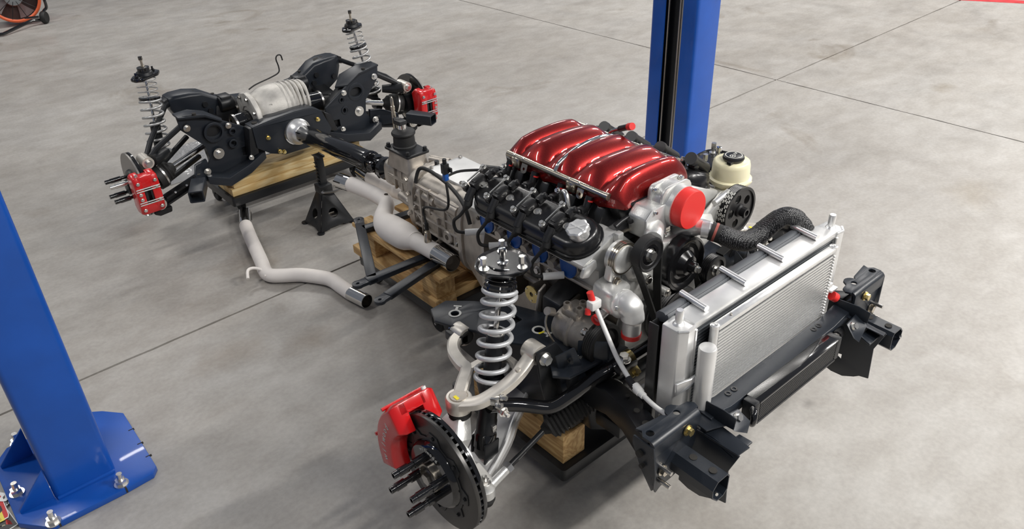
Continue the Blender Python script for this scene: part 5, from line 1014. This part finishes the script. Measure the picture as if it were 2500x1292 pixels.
    ip = pulley('idler_pulley', (.158,-.165,.706), .045, [(.02,0),(.046,0)]+[(.046-.002*(k%2), .003+k*.0028) for k in range(9)]+[(.045,.03),(.036,.03),(.034,.024),(.018,.024),(.001,.024)], M['plastic']); q = MB(); q.hexb((.158,-.188,.706), (0,-1,0), .012, .014); q.build('pulley_bolt', M['zinc'], ip)
    cp = pulley('crank_pulley', (0,-.15,.615), .095, [(.03,0),(.094,0)]+[(.095-.003*(k%2), .004+k*.003) for k in range(12)]+[(.094,.042),(.08,.042),(.076,.03),(.04,.03),(.03,.04),(.001,.04)], M['plastic'])
    # belt around tensioner and down both sides
    def strap(pts, w_, th, yc_, name, mt, parent):
        q = MB(); rings = []; pts = [V((p[0],0,p[1])) for p in pts]
        for i, p in enumerate(pts):
            d = (pts[min(i+1,len(pts)-1)]-pts[max(i-1,0)]).normalized(); n2 = V((-d.z,0,d.x)); rings.append([V((p.x,yc_,p.z))+n2*th*a+V((0,w_*b,0)) for a, b in ((0,-.5),(0,.5),(1,.5),(1,-.5))])
        q.loft(rings); return q.build(name, mt, parent, ang=50)
    arc = [(-.170+math.cos(R_(a))*.0485, .905+math.sin(R_(a))*.0485) for a in range(15, 196, 12)]
    strap([(.0-.092,.64),(-.105,.70)]+[(-.118,.80)]+arc+[(-.17,.79),(-.118,.668),(-.09,.60)], .026, .0045, -.199, 'drive_belt', M['rubber'], t)
    strap([(math.cos(R_(a))*.097, .615+math.sin(R_(a))*.097) for a in range(170, 390, 14)]+[(.20,.69)]+[(.158+math.cos(R_(a))*.048, .706+math.sin(R_(a))*.048) for a in range(-20, 60, 12)]+[(.245,.76)], .026, .0045, -.180, 'drive_belt', M['rubber'], t)
    # bracket parts between belt runs
    for p, r, h in (((-.135,-.13,.80),.016,.05),((-.105,-.13,.775),.013,.06),((-.08,-.13,.746),.013,.075),((-.15,-.13,.845),.012,.03)):
        q = MB(); q.cyl(p, V(p)+V((0,-h,0)), r, n=16); q.build('bracket_boss', W, t); bolt(t, V(p)+V((0,-h,0)), (0,-1,0), r*.6, .006, 'steel')
    q = MB(); q.prism([(-.20,-.13,.83),(-.09,-.13,.77),(-.06,-.13,.73),(-.10,-.13,.70),(-.21,-.13,.74)], (0,-.02,0)); q.build('accessory_bracket', W, t, bev=.006)
    # thermostat housing and outlet elbow with red ring
    q = MB(); q.loft([[V((x,y,z)) for x, z in ((-.215+a,.835),(-.285+a,.825),(-.295+a,.77),(-.26+a,.745),(-.21+a,.76))] for y, a in ((-.11,.01),(-.165,0),(-.195,-.002))]); th = q.build('thermostat_housing', W, t, bev=.012)
    q = MB(); q.lathe([(.040,0),(.040,.012),(.036,.02),(.03,.026)], (-.252,-.19,.787), (0,-1,0), 24); q.build('housing_cover', M['alub'], th, bev=.002)
    q = MB(); q.tube([(-.252,-.20,.795),(-.252,-.222,.788),(-.252,-.232,.765),(-.2525,-.232,.74),(-.253,-.232,.708)], [.033,.034,.031,.0245,.0245], 22, sub=4); q.build('outlet_elbow', M['alub'], th)
    q = MB(); q.ring((-.253,-.232,.715), (0,0,-1), .0265, .021, .012, 26); q.cyl((-.253,-.232,.712), (-.253,-.232,.709), .022, n=24); q.build('outlet_cap', M['cap'], th)
    for dx, dz in ((.034,.0),(-.034,.008)): bolt(th, (-.252+dx,-.205,.787+dz), (0,-1,0), .0065, .008, 'zinc')
    q = MB(); q.lathe([(.012,0),(.012,.03),(.014,.032),(.014,.036),(.009,.036)], (-.27,-.155,.75), (-.9,-.1,-.15), 16); q.build('heater_nipple', M['alu'], th); MB().ring((-.302,-.159,.7445), (-.9,-.1,-.15), .0155, .010, .010, 16).build('nipple_cap', M['cap'], th)
    # ---------------- air conditioning compressor low on the near side
    cy = V((-.283,-.01,.655)); q = MB(); q.lathe([(.03,0),(.052,.006),(.056,.02),(.056,.055),(.060,.058),(.060,.068),(.055,.072),(.055,.125),(.045,.13)], cy, (0,-1,0), 32); ac = q.build('compressor', C_, t)
    q = MB(); q.box(cy+V((.0,-.05,.056)), (.06,.06,.03)); q.build('compressor_head', C_, ac, bev=.008)
    for dx, dy_ in ((-.018,-.035),(.016,-.06),(-.012,-.075)): q = MB(); q.cyl(cy+V((dx,dy_,.062)), cy+V((dx,dy_,.082)), .011, n=14); q.build('port_boss', C_, ac); MB().cyl(cy+V((dx,dy_,.08)), cy+V((dx,dy_,.0835)), .006, n=10).build('port_hole', M['rust'], ac)
    q = MB(); q.cyl(cy+V((-.04,.0,.045)), cy+V((-.062,-.002,.06)), .012, n=14); q.build('compressor_port', C_, ac)
    MB().tube([cy+V((-.058,-.0,.055)), cy+V((-.075,-.01,.02)), cy+V((-.07,-.05,-.03)), cy+V((-.045,-.09,-.055))], .0035, 8, sub=4).build('clutch_wire', M['rail'], ac)
    for dz, dx in ((.045,-.042),(-.03,-.056)): bolt(ac, cy+V((dx,-.12,dz)), (0,-1,0), .009, .012, 'zinc', .012)
    q = MB(); q.lathe([(.03,.13),(.060,.132)]+[(.061-.003*(k%2), .134+k*.003) for k in range(9)]+[(.060,.162),(.05,.162),(.046,.155),(.02,.158),(.001,.158)], cy, (0,-1,0), 40); q.build('clutch_pulley', M['rubber'], ac)
    # ---------------- engine mounts
    for s in (-1, 1):
        q = MB(); q.loft([mirx(p, s) for p in ([(.15,.02,.71),(.15,.105,.71),(.155,.105,.60),(.155,.02,.60)], [(.225,.015,.69),(.225,.10,.69),(.23,.10,.60),(.23,.015,.60)], [(.265,.02,.675),(.265,.095,.675),(.27,.095,.58),(.27,.02,.58)])]); q.build('engine_mount', M['black'], t, bev=.005)
        q = MB(); q.prism(mirx([(.20,.012,.695),(.262,.012,.68),(.29,.012,.545),(.255,.012,.53)], s), (0,-.010,0)); q.build('mount_leg', M['rail'] if 0 else M['rust'], t, bev=.003)
        q = MB(); q.prism(mirx([(.235,.108,.695),(.262,.108,.68),(.29,.108,.545),(.255,.108,.53)], s), (0,.010,0)); q.build('mount_leg', M['cast'], t, bev=.003)
        q = MB(); q.lathe([(.042,0),(.048,.01),(.045,.035),(.03,.045)], (s*.275,.05,.50), (0,0,1), 24); q.build('mount_bushing', M['rust'], t)
        bolt(t, (s*.205,.175,.70), (s,0,.1), .010, .010, 'steel', .014); bolt(t, (s*.20,.13,.715), (s,0,.1), .008, .010, 'steel')
    q = MB(); q.cyl((-.17,.30,.575), (-.17,.44,.575), .038, n=22); q.build('starter', M['rust'], t)
    for (y, z) in ((.26,.71),(.33,.70),(.02,.735)): q = MB(); q.cyl((-.165,y,z), (-.185,y,z), .011, n=12); q.build('block_boss', C_, t); bolt(t, (-.185,y,z), (-1,0,0), .007, .008, 'steel')
    # oil filler / knock hardware strip along the pan rail
    for k in range(6): bolt(t, (-.147,-.06+.09*k,.545), (-1,0,.2), .0065, .008, 'steel')
engine()
def steering_pump():
    t = T('power_steering_pump', 'power steering pump with cream reservoir and slotted black pulley', 'steering pump', (.36,-.06,.75))
    q = MB(); q.cyl((.338,-.035,.815), (.338,-.105,.815), .045, n=28); q.build('pump_body', M['castw'], t, bev=.004)
    q = MB(); q.prism([(.22,-.08,.83),(.30,-.08,.875),(.335,-.08,.87),(.30,-.08,.80),(.24,-.08,.79)], (0,-.025,0)); q.build('pump_bracket', M['castw'], t, bev=.005)
    q = MB(); q.cyl((.25,-.10,.86), (.315,-.10,.875), .010, n=14); q.build('bracket_tube', M['alu'], t)
    # pulley: ribbed rim, web with round windows, hub nose
    c = V((.338,-.100,.815)); q = MB(); q.lathe([(.066,0),(.074,0)]+[(.074-.0022*(k%2), .003+k*.0027) for k in range(10)]+[(.075,.031),(.075,.036),(.067,.036),(.067,0)], c, (0,-1,0), 48, False); pu = q.build('pulley_rim', M['plastic'], t)
    q = MB(); q.plate(circ(.068, n=48), [circ(.0145, (math.cos(R_(a))*.042, math.sin(R_(a))*.042), 16) for a in (35,107,179,251,323)], c+V((0,-.026,0)), (1,0,0), (0,0,1), .005); q.build('pulley_web', M['plastic'], t)
    q = MB(); q.lathe([(.022,.024),(.020,.036),(.015,.040),(.015,.058),(.009,.058),(.009,.045)], c, (0,-1,0), 24); q.build('pulley_hub', M['plastic'], t)
    for k in range(5):      # printed white marks on the rim
        for j in range(7):
            if (k, j) in ((1,3),(2,3),(3,4)): continue
            a = R_(118+j*11+(3 if k % 2 else 0)); r = .0755; p = c+V((math.cos(a)*r, -.006-.006*k, math.sin(a)*r)); tg = V((-math.sin(a),0,math.cos(a)))
            MB().box(p, (.010,.0036,.0012), (tg, V((0,1,0)), V((math.cos(a),0,math.sin(a))))).build('rim_print', M['sticker'], pu)
    # reservoir
    o = V((.392,-.05,.84)); q = MB(); q.lathe([(.030,0),(.044,.006),(.052,.018),(.060,.026),(.0655,.032),(.0655,.042),(.058,.046),(.0565,.085),(.054,.096),(.048,.100),(.024,.102)], o, (0,0,1), 44); rs = q.build('reservoir', M['cream'], t, ang=50, label='translucent cream fluid reservoir')
    q = MB(); q.prism([o+V((-.05,-.03,.036)), o+V((-.02,-.066,.036)), o+V((.02,-.066,.036)), o+V((.05,-.03,.036))], (0,0,.006)); q.build('reservoir_lip', M['cream'], rs, bev=.002)
    q = MB(); q.cyl(o+V((-.035,-.02,.010)), o+V((-.075,-.03,.006)), .014, n=18); q.build('reservoir_port', M['cream'], rs)
    q = MB(); q.lathe([(.030,0),(.026,-.02),(.022,-.03)], o, (0,0,1), 24); q.build('reservoir_neck', M['cream'], rs)
    p = o+V((-.006,-.008,.100)); q = MB(); q.lathe([(.026,0),(.031,.004),(.033,.010),(.031,.016),(.026,.018),(.001,.018)], p, (0,0,1), 32); q.box(p+V((-.03,-.012,.006)), (.02,.014,.008)); q.box(p+V((.026,.018,.007)), (.02,.016,.008)); ca = q.build('reservoir_cap', M['plastic'], t)
    MB().ring(p+V((0,0,.0178)), (0,0,1), .026, .0235, .0008, 32).build('cap_print', M['sticker'], ca); MB().ring(p+V((-.009,-.002,.0178)), (0,0,1), .009, .0065, .0008, 20).build('cap_print', M['sticker'], ca)
    MB().bar(p+V((-.016,-.006,.0183)), p+V((-.002,.002,.0183)), .002, .0008).build('cap_print', M['sticker'], ca); MB().bar(p+V((.004,-.004,.0183)), p+V((.008,.008,.0183)), .002, .0008).build('cap_print', M['sticker'], ca); MB().box(p+V((.015,.004,.0183)), (.006,.007,.0008)).build('cap_print', M['sticker'], ca)
    MB().tube([o+V((.05,.0,.03)), o+V((.075,.0,.01)), o+V((.075,-.01,-.06)), o+V((.06,-.02,-.14)), o+V((.05,-.03,-.22))], .012, 12, sub=4).build('return_hose', M['rubber'], t)
steering_pump()
# ================================================================== radiator hose, radiator, condenser, front frame
def braid():
    m = mat('braided_sleeve', (.015,.015,.016), .35); nt = m.node_tree; b = nt.nodes['Principled BSDF']; tc = nt.nodes.new('ShaderNodeTexCoord')
    v = nt.nodes.new('ShaderNodeTexVoronoi'); v.inputs['Scale'].default_value = 260; v.inputs['Randomness'].default_value = .35; nt.links.new(tc.outputs['Object'], v.inputs['Vector'])
    cr = nt.nodes.new('ShaderNodeValToRGB'); cr.color_ramp.elements[0].color = (.20,.20,.21,1); cr.color_ramp.elements[0].position = .12; cr.color_ramp.elements[1].color = (.008,.008,.009,1); cr.color_ramp.elements[1].position = .40
    nt.links.new(v.outputs['Distance'], cr.inputs[0]); nt.links.new(cr.outputs[0], b.inputs['Base Color'])
    bp = nt.nodes.new('ShaderNodeBump'); bp.invert = True; bp.inputs['Strength'].default_value = .8; bp.inputs['Distance'].default_value = .002; nt.links.new(v.outputs['Distance'], bp.inputs['Height']); nt.links.new(bp.outputs[0], b.inputs['Normal']); return m
M['braid'] = braid()
def hose():
    t = T('radiator_hose', 'black braided radiator hose curving from water pump to radiator', 'hose', (.15,-.3,.86))
    P_ = [V(p) for p in ((.046,-.250,.903),(.062,-.275,.893),(.090,-.292,.876),(.125,-.302,.865),(.16,-.306,.866),(.188,-.312,.880),(.208,-.325,.902),(.226,-.342,.918),(.246,-.36,.914),(.262,-.376,.895),(.272,-.39,.875))]
    MB().tube(P_, [.023,.026,.027,.0275,.0275,.0275,.0265,.025,.024,.022,.020], 22, sub=5).build('sleeve', M['braid'], t)
    q = MB(); q.tube([(.040,-.238,.9045),(.052,-.262,.899)], .0255, 24); q.build('clamp', M['rubber'], t); MB().tube([(.0445,-.247,.9025),(.0475,-.253,.901)], .0262, 24).build('clamp_print', mat('brick_print', (.35,.09,.07), .5), t)
    q = MB(); q.tube([(.030,-.218,.905),(.040,-.236,.905)], .0245, 20); q.build('collar', M['alu'], t)
hose()
def fin_core(name, parent, x0, x1, y0, y1, z0, z1, pitch, th, mtube, mcore, nm='tube'):
    MB().bb((x0,y0+.002,z0), (x1,y1-.001,z1)).build(name, mcore, parent)
    n = int((z1-z0)/pitch); me = None
    for k in range(n):
        z = z0+(k+.5)*pitch
        if me is None:
            o = MB().bb((x0,y0,z-th/2), (x1,y0+.006,z+th/2)).build(nm, mtube, parent); me = o.data; zz = z
        else:
            o = bpy.data.objects.new(nm, me); COL.objects.link(o); o.parent = parent; o.location = (0,0,z-zz); LOC[o.name] = LOC[parent.name]
def radiator():
    t = T('radiator', 'bare aluminium radiator with welded end tanks behind the condenser', 'radiator', (0,-.42,.52))
    fin_core('core', t, -.30, .30, -.452, -.402, .56, .868, .0095, .0032, mat('core_tube', (.25,.27,.29), .4, .8), mat('core_dark', (.03,.034,.038), .6))
    q = MB(); q.bb((-.302,-.456,.866), (.302,-.398,.884)); q.build('top_bar', M['alub'], t, bev=.003)
    MB().bb((-.302,-.456,.545), (.302,-.398,.562)).build('bottom_bar', M['alub'], t, bev=.003)
    for s in (-1, 1):
        ol = [(s*.300,-.460),(s*.330,-.462),(s*.350,-.448),(s*.350,-.400),(s*.300,-.396)]
        q = MB(); q.prism([V((x,y,.540)) for x, y in ol], (0,0,.340)); tk = q.build('end_tank', M['alub'], t, bev=.004)
        q = MB(); q.lathe([(.016,0),(.012,.006),(.0095,.008),(.0095,.038),(.008,.041)], (s*.323,-.427,.878), (0,0,1), 20); q.build('mount_pin', M['alu'], t)
        MB().tube([(s*.301,-.460,.56),(s*.301,-.460,.87)], .004, 8).build('weld_bead', M['alu'], tk); MB().tube([(s*.348,-.446,.879),(s*.330,-.460,.879),(s*.302,-.458,.880)], .004, 8).build('weld_bead', M['alu'], tk)
    # embossed emblem on the near tank
    for (dy, dz, r) in ((0,.0,.014),(0,.014,.008),(0,-.016,.009)): MB().ring((-.3505,-.424+dy,.612+dz), (-1,0,0), r, r-.003, .0012, 20).build('tank_emblem', M['alu'], t)
    # bracket half way down the near tank
    q = MB(); q.prism([(-.352,-.452,.735),(-.318,-.466,.742),(-.300,-.470,.748),(-.300,-.470,.730),(-.325,-.466,.718),(-.352,-.454,.700)], (0,-.006,0)); q.build('side_bracket', M['alu'], t, bev=.002)
    for x in (-.235,-.08,.08,.235):
        q = MB(); a, b = V((x,-.362,.8935)), V((x-.010,-.444,.8925)); q.cyl(a, b, .0080, n=16); so = q.build('standoff', M['alu'], t); MB().cyl(a+V((0,.001,0)), a+V((0,-.004,0)), .0072, n=14).build('standoff_tip', M['rail'], so)
        for k in range(4): MB().ball(a.lerp(b, .55+.12*k)+V((.008,0,-.005)), .005, 8, 5).build('weld_dot', M['alu'], so)
    # rubber seal strip broken by the standoffs
    xs = [-.325,-.243,-.227,-.088,-.072,.072,.088,.227,.243,.29]
    for a, b in ((-.325,-.245),(-.225,-.09),(-.07,.07),(.09,.225)):
        q = MB(); q.loft([[V((x,-.398,.866)), V((x,-.398,.884)), V((x,-.394,.889)), V((x,-.390,.885)), V((x,-.386,.889)), V((x,-.380,.890)), V((x,-.370,.888)), V((x,-.362,.880)), V((x,-.362,.858))] for x in (a, b)]); q.build('seal_strip', mat('foam_strip', (.075,.082,.092), .55) if a < -.3 else bpy.data.materials['foam_strip'], t, bev=.001)
    MB().bb((-.345,-.372,.545), (.32,-.3665,.868)).build('fan_shroud', M['plastic'], t, bev=.004)
    MB().bb((-.356,-.395,.56), (-.3515,-.368,.872)).build('shroud_flange', M['plastic'], t, bev=.001)
radiator()
def condenser():
    t = T('condenser', 'finned aluminium air conditioning condenser in front of radiator', 'condenser', (0,-.478,.52))
    fin_core('core', t, -.246, .246, -.486, -.470, .545, .856, .0092, .0050, mat('condenser_tube', (.80,.80,.79), .32, .8), mat('condenser_fins', (.05,.052,.055), .5, .3))
    q = MB(); q.bb((-.250,-.488,.856), (.250,-.468,.868)); q.build('top_plate', M['alu'], t, bev=.001); MB().bb((-.250,-.488,.533), (.250,-.468,.545)).build('bottom_plate', M['alu'], t)
    for s in (-1, 1):
        q = MB(); q.cyl((s*.256,-.478,.53), (s*.256,-.478,.868), .0105, n=20); h = q.build('header', M['alub'], t); MB().lathe([(.0112,0),(.0112,.006),(.007,.008),(.006,.004),(.001,.004)], (s*.256,-.478,.864), (0,0,1), 20).build('header_cap', M['alu'], h)
        if s > 0:
            for k in range(33): MB().box((.250,-.4885,.5496+k*.0092), (.005,.004,.004)).build('tube_end', M['alu'], h)
    q = MB(); q.lathe([(.018,0),(.0215,.004),(.0215,.255),(.020,.259),(.001,.261)], (-.294,-.492,.575), (0,0,1), 32); q.build('receiver_dryer', M['alub'], t)
    for z in (.60,.80): MB().bar((-.294,-.486,z), (-.256,-.480,z), .016, .012).build('dryer_strap', M['alub'], t)
    q = MB(); q.box((.283,-.470,.722), (.028,.020,.030)); q.build('line_block', M['alu'], t, bev=.003); MB().box((.296,-.478,.716), (.030,.018,.006)).build('line_tab', M['alu'], t)
    q = MB(); q.cyl((.290,-.485,.700), (.302,-.492,.690), .0135, n=18); q.build('line_cap', M['cap'], t)
    bolt(t, (-.195,-.478,.868), (0,0,1), .003, .004, 'steel')
condenser()
def oil_cooler():
    t = T('oil_cooler', 'black finned oil cooler hanging from front support bar', 'oil cooler', (0,-.565,.59))
    fin_core('core', t, -.172, .172, -.578, -.545, .592, .650, .0064, .003, M['plastic'], M['black'], 'fin')
    MB().bb((-.178,-.580,.650), (.178,-.540,.656)).build('top_cover', M['gloss'], t, bev=.001); MB().bb((-.178,-.580,.586), (.178,-.540,.592)).build('bottom_cover', M['black'], t)
    for s in (-1, 1): MB().bb((s*.186-.012,-.579,.586), (s*.186+.012,-.543,.656)).build('end_tank', M['black'], t, bev=.004)
    q = MB(); q.tube([(-.20,-.575,.608),(-.212,-.585,.612),(-.216,-.590,.628),(-.208,-.585,.642),(-.198,-.573,.644)], .0085, 12, sub=4); q.build('loop_hose', M['gloss'], t)
    for z, dy in ((.640,0),(.604,.004)):
        a = V((.198,-.558+dy,z)); b = V((.262,-.545+dy,z-.012)); d = (b-a).normalized(); q = MB(); q.cyl(a, a+d*.018, .0105, n=6); q.cyl(a+d*.018, a+d*.05, .0135, n=8); f = q.build('hose_fitting', M['plastic'], t); MB().cyl(a+d*.004, a+d*.012, .011, n=12).build('fitting_ring', M['steel'], f)
        MB().tube([a+d*.045, a+d*.075+V((0,.01,-.002)), a+d*.09+V((0,.05,-.012)), a+d*.08+V((0,.10,-.03))], .011, 12, sub=4).build('cooler_hose', M['braid'], t)
oil_cooler()
def front_frame():
    t = T('bumper_support', 'black steel bumper support with two open box horns ahead of radiator', 'bumper support', (0,-.52,.5)); B = M['blackb']
    # horizontal support bar with folded lip
    q = MB(); q.loft([[V((x,y0,z)), V((x,y0-.045,z-.004)), V((x,y0-.049,z-.012)), V((x,y0-.049,z-.034)), V((x,y0-.045,z-.034)), V((x,y0-.043,z-.014)), V((x,y0,z-.008))] for x, y0, z in ((-.315,-.492,.664),(-.26,-.492,.662),(-.235,-.490,.652),(.235,-.490,.652),(.26,-.492,.662),(.315,-.492,.672))]); q.build('support_bar', B, t, bev=.001)
    for s in (-1, 1):
        for x in (.179,.203): MB().ring((s*x,-.505,.6485), (0,0,1), .0085, .0045, .004, 16).build('bar_grommet', M['plastic'], t)
        # top box rail with rounded fold and ear
        ol = [(.495,-.480),(.508,-.492),(.508,-.515),(.395,-.515),(.34,-.515),(.335,-.500),(.345,-.487),(.37,-.483)]+[(.392+.022*math.cos(R_(a)), -.487+.022*math.sin(R_(a))+.0) for a in range(120, -10, -20)]+[(.425,-.476),(.50,-.465)]
        q = MB(); q.plate(ol, [circ(.0085, (.392,-.494), 16), circ(.010, (.488,-.497), 14)], (0,0,.694), (s,0,0), (0,1,0), .006*s); q.build('rail_top', B, t, bev=.002)
        q = MB(); q.loft([mirx([(x,-.513,.700),(x,-.522,.697),(x,-.528,.690),(x,-.528,.655),(x,-.520,.655),(x,-.513,.690)], s) for x in (.508,.47,.40,.345)]); q.build('rail_front', B, t, bev=.002)
        q = MB(); q.prism(mirx([(.511,-.468,.690),(.511,-.528,.688),(.503,-.532,.60),(.494,-.524,.545),(.484,-.510,.522),(.490,-.478,.58),(.506,-.462,.66)], s), (-s*.006,0,0)); q.build('outer_plate', B, t, bev=.003)
        MB().cyl((s*.5045,-.488,.645), (s*.5045+s*.008,-.488,.645), .009, n=14).build('plate_hole', M['joint'], t); MB().cyl((s*.498,-.492,.605), (s*.498+s*.008,-.492,.605), .006, n=12).build('plate_hole', M['joint'], t)
        # vertical mounting plate
        ol = [(.502,.690),(.345,.690),(.345,.60),(.375,.545),(.43,.535),(.465,.535),(.482,.525),(.496,.56)]
        q = MB(); q.plate(ol, [circ(.008,(.46,.585),14), [(.41,.655),(.418,.655),(.424,.675),(.416,.675)]], (0,-.516,0), (s,0,0), (0,0,1), .006*s); q.build('mounting_plate', B, t, bev=.002)
        bolt(t, (s*.395,-.530,.672), (0,-1,0), .010, .012, 'gold', .014)
        for (x, z) in ((.475,.608),(.476,.566)): q = MB(); q.cyl((s*x,-.51,z), (s*x,-.556,z), .0055, n=12); q.build('stud', M['steel'], t)
        q = MB(); q.hexb((s*.468,-.524,.592), (0,-1,0), .011, .012); q.build('nut', M['rail'], t)
        # open box horn
        sec = lambda y, d: [V((s*x,y,z)) for x, z in [(.380,.610-d),(.418,.610-d),(.434,.592-d),(.432,.566-d),(.412,.545-d),(.388,.545-d),(.374,.558-d),(.373,.600-d)]]
        sin_ = lambda y, d: [V((s*(.403+(abs(p.x)-.403)*.90), p.y, .579-d+(p.z-(.579-d))*.90)) for p in sec(y, d)]
        q = MB(); q.loft([sec(-.515,0), sec(-.640,.003)], False); q.loft([sin_(-.515,0), sin_(-.640,.003)], False)
        A_, B_ = sec(-.640,.003), sin_(-.640,.003); n = len(A_); q.add(A_+B_, [(i,(i+1)%n,n+(i+1)%n,n+i) for i in range(n)]); hn = q.build('horn', B, t, ang=30)
        for y in (-.557,-.612): MB().cyl((s*.399,y,.6055), (s*.399,y,.6105), .0095, n=18).build('horn_hole', M['joint'], t)
        MB().cyl((s*.422,-.640,.575), (s*.424,-.645,.577), .004, n=8).build('horn_tip', M['zinc'], t)
        # inner splash sheet with folded top
        prof = [(-.505,.628),(-.560,.632),(-.635,.624),(-.612,.560),(-.618,.458),(-.592,.452),(-.578,.441),(-.545,.424),(-.510,.422),(-.480,.430),(-.478,.56)]
        hole = [(-.505,.49),(-.530,.495),(-.530,.478)]
        q = MB(); q.plate(prof, [hole], (s*.335,0,0), (0,1,0), (0,0,1), .004); q.build('splash_sheet', B, t, bev=.001)
        q = MB(); q.prism(mirx([(.337,-.515,.622),(.337,-.632,.624),(.305,-.640,.634),(.300,-.560,.640),(.318,-.530,.640)], s), (0,0,.004)); q.build('sheet_fold', B, t, bev=.001)
        q = MB(); q.prism(mirx([(.345,-.505,.655),(.345,-.548,.650),(.29,-.575,.655),(.285,-.515,.660)], s), (0,0,-.004)); q.build('corner_gusset', B, t, bev=.001)
        # upright bracket carrying the support bar
        q = MB(); q.prism(mirx([(.300,-.488,.690),(.300,-.560,.695),(.300,-.595,.690),(.300,-.592,.655),(.300,-.540,.650),(.300,-.488,.660)], s), (s*.004,0,0)); q.build('bar_bracket', B, t, bev=.002)
        q = MB(); q.prism(mirx([(.300,-.555,.668),(.245,-.560,.664),(.235,-.590,.640),(.255,-.598,.620),(.300,-.590,.650)], s), (0,-.003,0)); q.build('cooler_bracket', B, t, bev=.001)
        bolt(t, (s*.262,-.572,.655), (0,-.8,.5), .009, .010, 'zinc', .012)
        q = MB(); q.prism(mirx([(.335,-.585,.615),(.275,-.592,.620),(.268,-.625,.614),(.335,-.62,.606)], s), (0,0,.006)); q.build('fork_tab', B, t, bev=.002)
        # diagonal rail back towards the subframe
        q = MB(); q.loft([[V((s*x+dx,y,z+dz)) for dx, dz in ((-.035,.028),(.035,.028),(.04,.015),(.04,-.03),(-.035,-.03))] for x, y, z in ((.435,-.515,.625),(.432,-.48,.60))]); q.build('rail_stub', M['black'], t, bev=.004)
front_frame()
def coolant_line():
    t = T('coolant_line', 'white plastic hose with red capped tee dropping beside thermostat housing', 'hose', (-.35,-.3,.65))
    a = V((-.318,-.168,.786)); P_ = [a, V((-.322,-.19,.762)), V((-.333,-.225,.735)), V((-.345,-.265,.705)), V((-.356,-.30,.690)), V((-.366,-.335,.678))]
    MB().tube(P_, .0062, 12, sub=5).build('upper_hose', M['white'], t)
    MB().tube([P_[-1]+V((.0,.012,.004)), P_[-1]+V((-.006,-.018,-.006))], .0095, 14).build('hose_clip', M['plastic'], t)
    q = MB(); q.cyl((-.368,-.348,.674), (-.374,-.372,.670), .0115, n=14); q.cyl((-.374,-.372,.670), (-.377,-.385,.670), .009, n=14); q.build('hose_joint', M['white'], t)
    MB().tube([(-.376,-.384,.670),(-.384,-.41,.672),(-.392,-.44,.676),(-.398,-.465,.682),(-.402,-.482,.680)], .0062, 12, sub=5).build('lower_hose', M['white'], t)
    q = MB(); q.box(a+V((-.004,.006,.016)), (.034,.024,.026)); q.build('tee_block', M['white'], t, bev=.004)
    q = MB(); q.cyl(a+V((-.006,.01,.026)), a+V((-.010,.016,.050)), .0088, n=14); q.build('tee_cap', M['cap'], t); MB().cyl(a+V((-.02,.01,.006)), a+V((-.024,.008,-.008)), .008, n=14).build('tee_cap', M['cap'], t)
coolant_line()
